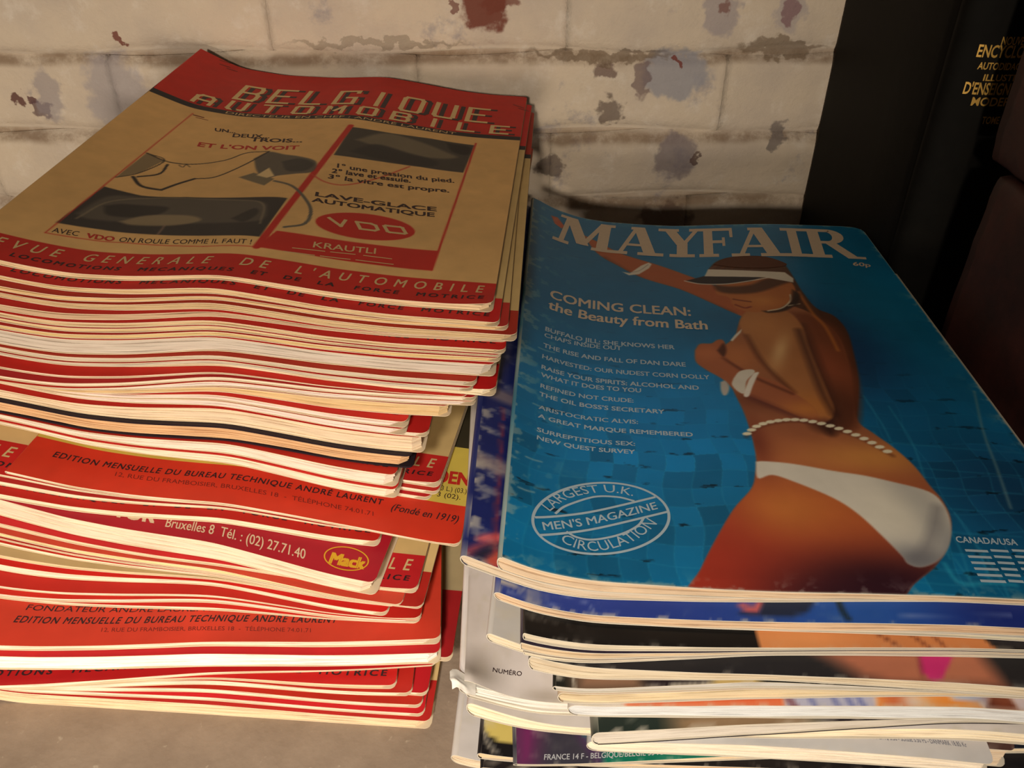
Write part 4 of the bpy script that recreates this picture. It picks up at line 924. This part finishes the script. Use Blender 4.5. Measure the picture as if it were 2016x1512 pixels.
    # white briefs
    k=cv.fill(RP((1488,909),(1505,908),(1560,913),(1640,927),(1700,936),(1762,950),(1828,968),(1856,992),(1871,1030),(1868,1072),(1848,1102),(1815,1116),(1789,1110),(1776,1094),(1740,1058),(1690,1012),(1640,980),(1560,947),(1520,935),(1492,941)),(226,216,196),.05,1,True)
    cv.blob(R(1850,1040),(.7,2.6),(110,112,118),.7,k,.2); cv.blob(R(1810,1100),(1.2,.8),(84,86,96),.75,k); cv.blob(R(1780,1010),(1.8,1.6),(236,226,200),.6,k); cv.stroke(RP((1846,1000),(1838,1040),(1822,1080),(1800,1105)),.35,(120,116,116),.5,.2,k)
    # crease, scuffs and rubbed spine
    cv.stroke(RP((1918,770),(1936,850),(1962,920),(1990,1000)),.10,(120,150,150),.6,.06)
    e=np.minimum(S,np.minimum(T*1.0,np.minimum(W_-S,L_-T))); wn=fbm(S*2.6,T*2.6,31); w=np.clip((wn-.60+.16*np.exp(-S/.35)+.08*np.exp(-e/.2))*9,0,1)*np.exp(-np.minimum(S/1.1,(e+.05)/.25)); cv.C=cv.C*(1-.65*w[...,None])+np.array((190,190,176))*.65*w[...,None]
    for (u,v) in ((1064,800),(1050,905),(1035,965),(1075,690)): cv.stroke(RP((u-14,v-6),(u,v),(u+16,v+4)),.06,(190,195,185),.7,.05)
    ed=np.clip(1-e/.06,0,1)*.7; cv.C=cv.C*(1-ed[...,None])+np.array((200,190,165))*ed[...,None]
    return cv.C*.97
LR={
'r0':'top magazine of the right pile, woman in sun visor by a pool',
'rl':'dark blue magazine with pink shapes, peeking out left under the top one',
'r1':'blue magazine with scuffed corner and shoes on its cover, directly under the top one',
'r1b':'thin pale magazine pressed under the blue one with the shoes',
'r2':'magazine with black cover and tan leg, below the blue one with the shoes',
'r3':'dark-covered cream-paged magazine under the black one with the tan leg',
'r3b':'thin cream-paged magazine second under the black one with the tan leg',
'r4':'black-covered magazine showing tanned hips and a bright pink patch',
'rs':'small white magazine poking out left from under the black covers',
'r5':'dark brown magazine with scuffed black corner, under the one with the pink patch',
'r6':'cream-paged magazine with rolled spine, between the dark brown one and the thick white one',
'r7':'thick white-paged magazine with orange and blue picture strip on its cover',
'rwa':'large white magazine with small black word on its stained cover and a torn corner',
'rwb':'white magazine directly under the large white one with the small black word',
'r8':'dark green magazine with torn black lower edge, rising to the right',
'rw2':'bright cream magazine with rolled spine under the white ones at left',
'r8b':'brown tan-paged magazine at the right edge, above the white one with grey price lettering',
'r9':'pale grey-white magazine with a row of small grey price lettering',
'rr':'dark brown magazine whose ragged right corner shows beside the grey-white one',
'rf':'purple and green magazine with white price lettering at the bottom of the pile',
'ry':'black magazine with a yellow oval, bottom left of the right pile',
'rb':'black magazine under the purple and green one, at the lower frame edge',
'rw3':'grey-white magazine lowest at the left corner of the right pile'}
def simple(col,seed=0,wear=.5):
    def f(S,T):
        C=np.zeros(S.shape+(3,))+np.array(col,float); C=tone(S,T,C,seed); w=np.clip((fbm(S*2.4+seed,T*2.4,seed+1)-.55)*6,0,1)*np.exp(-np.minimum(S/.8,(T+.03)/.12))*wear
        return C*(1-w[...,None])+np.array((205,195,175))*w[...,None]
    return f
def onto(n,col,fn,seed=0,wear=.6):
    g=GR[n]; base=simple(col,seed,wear)
    def f(S,T):
        cv=Canvas(S,T,(0,0,0)); cv.C=base(S,T)*1.; 
        if S.ndim==2 and S.max()>2: fn(cv,lambda *a:[st_of(g,u,v) for u,v in a]); w=np.clip((fbm(S*2.4+seed,T*2.4,seed+1)-.55)*6,0,1)*np.exp(-np.minimum(S/.8,(T+.03)/.12))*wear; cv.C=cv.C*(1-w[...,None])+np.array((205,195,175))*w[...,None]
        return cv.C
    return f
def f_r1(cv,P):
    cv.blob(P((1700,1195))[0],(4,2),(40,96,170),.7); cv.blob(P((1980,1220))[0],(2,2),(22,36,110),.7)
    cv.fill(P((1452,1193),(1462,1188),(1482,1192),(1495,1180),(1512,1178),(1494,1206),(1470,1204)),(196,96,96),.10,1,True)
    cv.fill(P((1505,1175),(1610,1178),(1590,1205),(1560,1215),(1470,1212),(1455,1206),(1495,1206)),(36,44,66),.10,1); cv.stroke(P((1650,1183),(1660,1205),(1670,1218)),.2,(30,44,50),.9,.08)
    g=GR['r1']; S,T=cv.S,cv.T; w=np.clip((fbm(S*2.5,T*4,77)-.42)*7,0,1)*np.clip(1-S/2.2,0,1); cv.C=cv.C*(1-.9*w[...,None])+np.array((205,192,165))*.9*w[...,None]
    We=g.W; b=(S>We-1.5)&(T>18); cv.C[b]=(190,150,60); cv.C[b&(vnoise(np.floor(S*3)*3.1,np.floor(T*1.1)*2.3,4)>.45)]=(40,32,36); cv.C[S>We-.15]=(190,180,160)
    for a in (((1000,1165),(1060,1180),(1110,1200)),((1060,1150),(1150,1185),(1170,1205)),((1590,1178),(1620,1192)),((1760,1216),(1800,1212),(1990,1212))): cv.stroke(P(*a),.05,(140,150,190),.6,.05)
def f_r2(cv,P):
    k=cv.fill(P((1478,1200),(1487,1241),(1498,1279),(1800,1300),(1975,1290),(1945,1262),(1900,1240),(1850,1215)),(206,128,74),.06); cv.blob(P((1560,1255))[0],(2,1),(226,152,92),.6,k)
    for a in (((1720,1243),(1770,1272)),((1790,1247),(1830,1275)),((1835,1250),(1860,1272))): cv.stroke(P(*a),.10,(110,52,34),.8,.06,k)
    cv.fill(P((1930,1235),(1950,1268),(2080,1290),(2080,1240)),(40,36,40),.1)
def f_r4(cv,P):
    k=cv.fill(P((1600,1280),(1640,1300),(1700,1335),(1760,1350),(1978,1352),(1955,1320),(1932,1292),(1915,1270)),(176,106,78),.35); cv.blob(P((1900,1325))[0],(2,1),(190,116,84),.6,k)
    cv.fill(P((1806,1275),(1881,1275),(1872,1300),(1855,1337),(1838,1342),(1812,1322)),(198,44,108),.07,1); cv.stroke(P((1806,1280),(1812,1310),(1816,1330)),.12,(120,60,50),.6,.1)
def f_r5(cv,P):
    cv.fill(P((1128,1300),(1135,1362),(1270,1362),(1265,1300)),(150,112,86),.4); cv.fill(P((1270,1300),(1275,1362),(1400,1362),(1400,1300)),(44,34,38),.3); cv.stroke(P((1128,1330),(1132,1358)),.08,(200,190,170),.9,.05)
    for i_ in range(30): cv.blob(P((1320+i_*4+(i_%2)*2,1347+(i_%3)*3))[0],(.08,.06),(190,180,160),.9)
    cv.fill(P((1400,1300),(1402,1362),(1500,1362),(1490,1300)),(206,176,110),.2)
def f_r7(cv,P):
    cv.fill(P((1200,1350),(1228,1380),(1235,1392),(1545,1394),(1540,1340)),(216,104,62),.12)
    cv.fill(P((1542,1340),(1548,1394),(1725,1396),(1715,1340)),(176,176,196),.08); cv.stroke(P((1552,1375),(1565,1392)),.25,(120,70,80),.8,.08)
    for a in (1595,1640,1668,1690): cv.stroke(P((a,1374),(a+12,1392)),.18,(90,100,160),.7,.08)
    cv.fill(P((1725,1340),(1728,1394),(1935,1396),(1925,1383),(1880,1378),(1860,1366),(1800,1362)),(226,140,60),.10); cv.blob(P((1790,1380))[0],(.6,.35),(216,210,200),.9); cv.blob(P((1760,1378))[0],(.4,.5),(190,80,40),.7)
    cv.fill(P((1850,1340),(1870,1368),(1885,1376),(1935,1383),(1945,1392),(1955,1340)),(170,180,200),.1)
    cv.fill(P((1955,1360),(1944,1394),(2004,1396),(1975,1362)),(70,34,26),.08); cv.blob(P((1975,1380))[0],(.6,.5),(140,70,44),.8); cv.fill(P((1980,1360),(2008,1396),(2080,1396),(2080,1360)),(206,190,190),.1)
def f_r8(cv,P):
    cv.fill(P((1320,1400),(1330,1450),(1440,1450),(1600,1440),(1600,1390)),(160,128,94),.5); cv.fill(P((1620,1380),(1620,1440),(2080,1430),(2080,1370)),(44,36,40),.2)
def f_rf(cv,P):
    cv.fill(P((1010,1400),(1010,1515),(1062,1515),(1075,1400)),(116,44,92),.5); cv.fill(P((1080,1400),(1062,1515),(1170,1515),(1185,1400)),(62,58,68),.6); cv.fill(P((1120,1400),(1150,1460),(1190,1515),(1186,1400)),(92,52,98),.3)
    cv.fill(P((1185,1400),(1188,1515),(1300,1505),(1430,1495),(1430,1400)),(12,112,88),.15); cv.fill(P((1148,1448),(1172,1462),(1180,1440)),(40,140,120),.1); cv.fill(P((1450,1440),(1460,1520),(2100,1520),(2100,1440)),(30,34,44),.3)
def f_ry(cv,P):
    k=cv.fill(P((948,1350),(952,1430),(962,1447),(985,1460),(1010,1464),(1050,1466),(1050,1350)),(212,190,104),.06,1,True); cv.stroke(P((950,1440),(958,1462),(972,1480)),.10,(190,180,160),.8,.06); cv.stroke(P((955,1438),(966,1462),(985,1486)),.06,(170,165,150),.8,.05)
def f_w(cv,P):
    for (u,v,a,b_,t) in ((930,1330,.8,.5,.35),(945,1300,.5,.7,.2),(1080,1372,.8,.3,.4),(930,1200,.6,1.2,.15)): cv.blob(P((u,v))[0],(a,b_),(128,112,90),t)
    S,T=cv.S,cv.T; k=np.clip((fbm(S*1.3,T*.9,5)-.5)*3,0,1)[...,None]*.15; cv.C=cv.C*(1-k)+np.array((170,156,134))*k
    cv.stroke(P((921,1135),(914,1240),(906,1335)),.12,(160,146,128),.6,.08)
def f_rl(cv,P):
    cv.fill(P((935,1060),(950,1052),(975,1050),(1000,1052),(1000,1070),(970,1068),(945,1066)),(216,106,110),.1,1,True); cv.fill(P((912,1082),(940,1070),(975,1062),(990,1070),(950,1078),(925,1095)),(180,80,90),.12,.9,True); cv.fill(P((952,1104),(965,1090),(990,1080),(1000,1100),(975,1120)),(206,90,74),.12,1,True); cv.fill(P((930,1090),(960,1075),(985,1072),(950,1100)),(50,40,46),.15,.8,True)
    for k in range(9):
        v=790+k*30; a=P((958-k*6,v))[0]; cv.stroke([(1.0,a[1]),(1.05,a[1]-.7)],.12,(180,60,60),.6,.06)
    for v in (760,900): 
        a=P((970,v))[0]; cv.fill([(0,a[1]),(3,a[1]),(3,a[1]-.8),(0,a[1]-.8)],(150,130,130),.2,.8)
PAINT={'r1':onto('r1',(40,60,140),f_r1,3),'rl':onto('rl',(30,40,104),f_rl,5,.8),'r2':onto('r2',(20,18,18),f_r2,7,.25),'r4':onto('r4',(38,36,38),f_r4,9,.25),'r5':onto('r5',(36,36,32),f_r5,11),'r7':onto('r7',(216,204,190),f_r7,13),
 'r8':onto('r8',(40,50,44),f_r8,15),'rf':onto('rf',(60,60,70),f_rf,17),'ry':onto('ry',(26,24,26),f_ry,19),'rwa':onto('rwa',(226,216,208),f_w,21),'rw2':onto('rw2',(220,210,200),lambda c,P:None,23),'rw3':onto('rw3',(214,206,198),lambda c,P:None,25,.4),
 'r9':onto('r9',(206,203,198),lambda c,P:None,27,.2),'rr':onto('rr',(90,62,54),lambda c,P:None,29),'rb':onto('rb',(22,20,24),lambda c,P:None,31),'r8b':onto('r8b',(110,84,66),lambda c,P:None,33),'rs':onto('rs',(206,200,190),lambda c,P:None,35),
 'r1b':simple((190,186,176),3),'r3':simple((40,30,48),4,.3),'r3b':simple((150,130,110),5),'r6':simple((206,180,150),6),'rwb':simple((214,206,196),7)}
RPG={'r0':(210,184,152),'rl':(208,188,160),'r1':(212,182,148),'r1b':(206,198,170),'r2':(206,192,166),'r3':(208,184,150),'r4':(210,194,166),'r5':(196,190,180),'r6':(218,198,160),'r7':(220,220,216),'r8':(216,206,190),'r8b':(206,174,140),'rr':(226,204,174),'rwa':(232,226,214),'rwb':(238,228,210),'rw2':(244,228,196),'r9':(244,230,206),'rf':(240,216,176),'ry':(232,200,160)}
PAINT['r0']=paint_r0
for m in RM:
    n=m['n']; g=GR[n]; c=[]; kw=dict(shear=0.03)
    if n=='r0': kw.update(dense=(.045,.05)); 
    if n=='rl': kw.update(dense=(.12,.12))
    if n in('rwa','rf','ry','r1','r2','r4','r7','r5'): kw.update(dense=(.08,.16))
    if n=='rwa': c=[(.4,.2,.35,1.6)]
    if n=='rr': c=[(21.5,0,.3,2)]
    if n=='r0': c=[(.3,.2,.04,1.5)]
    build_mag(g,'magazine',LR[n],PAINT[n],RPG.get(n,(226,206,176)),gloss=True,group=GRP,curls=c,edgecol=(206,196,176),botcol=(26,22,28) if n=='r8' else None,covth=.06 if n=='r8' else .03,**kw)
# torn, crumpled corner of the large white magazine
g=GR['rwa']; n_=16; a,b_=np.meshgrid(np.linspace(0,1,n_),np.linspace(0,1,n_),indexing='ij')
sx=-.18+.75*a-.12*vnoise(b_*5,a*0+2,3)*(1-a); ty=-.22+.62*b_+.14*(vnoise(a*5,b_*0+1,8)-.5);  zz=.02+.20*np.sin(a*3.0+.4)*np.exp(-b_*1.3)+.16*(fbm(a*4,b_*4,61)-.4)*(1-b_)-.34*np.clip(.25-b_,0,1)*2
x_,y_=xy_of(g,sx,ty); z_=surf(g,x_,y_,0)+zz*np.clip(1.15-a,0.15,1); P_=np.stack([x_,y_,z_],-1)
up=P_.reshape(-1,3); lo=up-np.array((0,0,.05)); F_=gridfaces(n_,n_); 
me=mesh_np('torn_corner',local(g,np.concatenate([up,lo])),np.concatenate([F_,F_[:,::-1]+len(up)]),smooth_=True); link('torn_corner',me,pagemat((236,228,214)),g.empty,'torn white paper corner')
# ---- printed words on the right pile ----
LB=flat('pale_blue_ink',(170,186,192)); WHI=flat('masthead_ink',(206,186,160))
i=Ink()
# slab-serif masthead, drawn letter by letter in a unit box
def slab(ch):
    def bar(x0,y0,x1,y1,w): 
        d=np.array((x1-x0,y1-y0)); return [(x0-w/2,y0),(x0+w/2,y0),(x1+w/2,y1),(x1-w/2,y1)]
    def rc(x0,y0,x1,y1): return [(x0,y0),(x1,y0),(x1,y1),(x0,y1)]
    s=.10
    if ch=='M': return [rc(-.02,0,.26,s),rc(.66,0,1.04,s),rc(0,1-s,.26,1),rc(.76,1-s,1.02,1),bar(.12,0,.16,1,.09),bar(.20,1,.50,.12,.22),bar(.80,1,.50,.12,.10),bar(.84,0,.84,1,.20)]
    if ch=='A': return [rc(-.06,0,.30,s),rc(.52,0,1.08,s),bar(.12,0,.46,1,.10),bar(.80,0,.50,1,.26),rc(.24,.30,.72,.38),rc(.32,1-s,.62,1)]
    if ch=='Y': return [rc(.22,0,.78,s),rc(-.06,1-s,.42,1),rc(.66,1-s,1.06,1),bar(.50,0,.50,.50,.24),bar(.50,.42,.18,1,.26),bar(.52,.42,.86,1,.11)]
    if ch=='F': return [rc(-.02,0,.52,s),rc(-.02,1-s,.95,1),bar(.24,0,.24,1,.26),rc(.3,.46,.68,.56),rc(.64,.36,.72,.66),[(.95,1),(.86,.66),(.95,.66)],rc(.86,.70,.95,1)]
    if ch=='I': return [rc(0,0,1,s),rc(0,1-s,1,1),bar(.5,0,.5,1,.42)]
    if ch=='R': 
        P=[rc(-.02,0,.46,s),rc(-.02,1-s,.55,1),bar(.22,0,.22,1,.22)]; a=np.linspace(-math.pi/2,math.pi/2,15)
        for p,q_ in zip(a[:-1],a[1:]): P.append([(.50+.30*math.cos(p),.74+.26*math.sin(p)),(.50+.30*math.cos(q_),.74+.26*math.sin(q_)),(.46+.12*math.cos(q_),.74+.17*math.sin(q_)),(.46+.12*math.cos(p),.74+.17*math.sin(p))])
        P+= [rc(.30,.91,.52,1),rc(.30,.48,.52,.57),bar(.86,0,.50,.52,.22),rc(.78,0,1.08,.07)]; return P
p0,p1,p2=map(np.array,(R(1089,471),R(1707,511),R(1106,422)))
for ch,a,b_ in zip('MAYFAIR',(0,.195,.345,.475,.585,.745,.815),(.185,.345,.49,.59,.745,.82,.985)):
    for P in slab(ch):
        i.add([p0+(p1-p0)*(a+(b_-a)*x)+(p2-p0)*y for x,y in P],[list(range(len(P)))])
i.build(r0,WHI,.010,'masthead',sub=.6)
# the head in the picture overlaps the masthead: hair top drawn over it
def over(P,col,name,dz): 
    k=Ink(); k.poly(curve_pts(P+[P[0]],4)[:-1]); return k.build(r0,flat(name+'_ink',col),dz,name,sub=.5)
over(RP((1404,521),(1424,510),(1455,505),(1500,505),(1535,514),(1548,523),(1500,528),(1440,526)),(92,52,34),'picture_hair',.016)
i=Ink(); i.text('COMING CLEAN:',R(1083,586),R(1360,622),R(1085,570),.02); i.text('the Beauty from Bath',R(1079,607),R(1393,649),R(1082,591),.025); i.text('60p',R(1680,523),R(1714,526),R(1679,516),.02); i.build(r0,WHI,.010,'headline_lettering')
i=Ink()
for t,a,b_ in (('BUFFALO JILL: SHE KNOWS HER',(1073.6,651),(1328,688)),('CHAPS INSIDE OUT',(1071.7,663),(1223.6,690)),('THE RISE AND FALL OF DAN DARE',(1069.5,683),(1350,722)),('HARVESTED: OUR NUDEST CORN DOLLY',(1067.5,705),(1397,747)),('RAISE YOUR SPIRITS: ALCOHOL AND',(1066,726),(1376,768)),('WHAT IT DOES TO YOU',(1065,741),(1262,773)),('REFINED NOT CRUDE:',(1064,763),(1247,793)),("THE OIL BOSS'S SECRETARY",(1061.7,779),(1308,815)),('ARISTOCRATIC ALVIS:',(1060.5,805),(1256,835)),('A GREAT MARQUE REMEMBERED',(1059.4,822),(1364,860)),('SURREPTITIOUS SEX:',(1057,849),(1250,878)),('NEW QUEST SURVEY',(1057,865),(1250,894))):
    i.text(t,R(*a),R(*b_),R(a[0]+1.0,a[1]-7.8),.022)
i.text('CANADA/USA',R(1884,1068),R(2004,1074),R(1880,1056),.02)
for k in range(6):
    for a,b_ in ((1900+k*6,1945+k*7),(1950+k*7,1985+k*6),(1992+k*6,2030)): i.line([R(a,1084+k*12),R(b_,1086+k*12)],.11)
i.build(r0,LB,.010,'cover_lines')
i=Ink(); t=np.linspace(0,2*math.pi,61); EL=lambda a,b_,c: [R(1183+a*math.cos(x)-3*math.sin(x),1021-c*math.sin(x)-5*math.cos(x)) for x in t]
i.line(EL(134,0,70),.10); i.line([R(1053,1019),R(1290,979)],.10); i.line([R(1064,1054),R(1314,1008)],.10)
i.line([R(1093,1012),R(1115,996),(R(1168,979)),R(1215,979),R(1249,987)],.09); i.line([R(1115,1047),R(1135,1058),R(1168,1063),R(1220,1053),R(1255,1036),R(1268,1019)],.09)
i.text("MEN'S MAGAZINE",R(1071,1044),R(1295,1002),R(1067,1028),.015); 
i.arc('LARGEST U.K.',curve_pts([R(1083,1007),R(1115,984),R(1160,972),R(1205,970),R(1246,977)],8),.42,.015); i.arc('CIRCULATION',curve_pts([R(1103,1066),R(1135,1080),R(1172,1085),R(1215,1078),R(1258,1060),R(1294,1032)],8),.44,.015)
i.build(r0,LB,.010,'round_seal')
g=GR['rwa']; r_=lambda u,v: st_of(g,u,v); i=Ink(); i.text('NUMÉRO',r_(970,1325),r_(1027,1331),r_(971,1316),.01); i.build(g,INKB,name='black_lettering')
g=GR['r9']; i=Ink(); i.text('ESPAÑA 225 Ptas - U.K. 1.20 £ - CANADA $ 3.50 - SUISSE 5.50 FS - DANMARK 18.85 Kr',r_(1596,1446),r_(1905,1471),r_(1592,1437),.005); i.build(g,flat('grey_ink',(120,120,130)),name='grey_lettering')
g=GR['rf']; i=Ink(); i.text('FRANCE 14 F - BELGIQUE/BELGIË 55 FB - NEDERLAND',r_(1071,1496),r_(1400,1480),r_(1072,1485),.01); i.build(g,flat('pale_ink',(190,190,190)),name='price_lettering')

for m_ in bpy.data.materials:
    if not m_.use_nodes: continue
    tc=None
    for n_ in list(m_.node_tree.nodes):
        if n_.type=='TEX_NOISE' and not n_.inputs['Vector'].is_linked:
            tc=tc or m_.node_tree.nodes.new('ShaderNodeTexCoord'); m_.node_tree.links.new(tc.outputs['Object'],n_.inputs['Vector'])
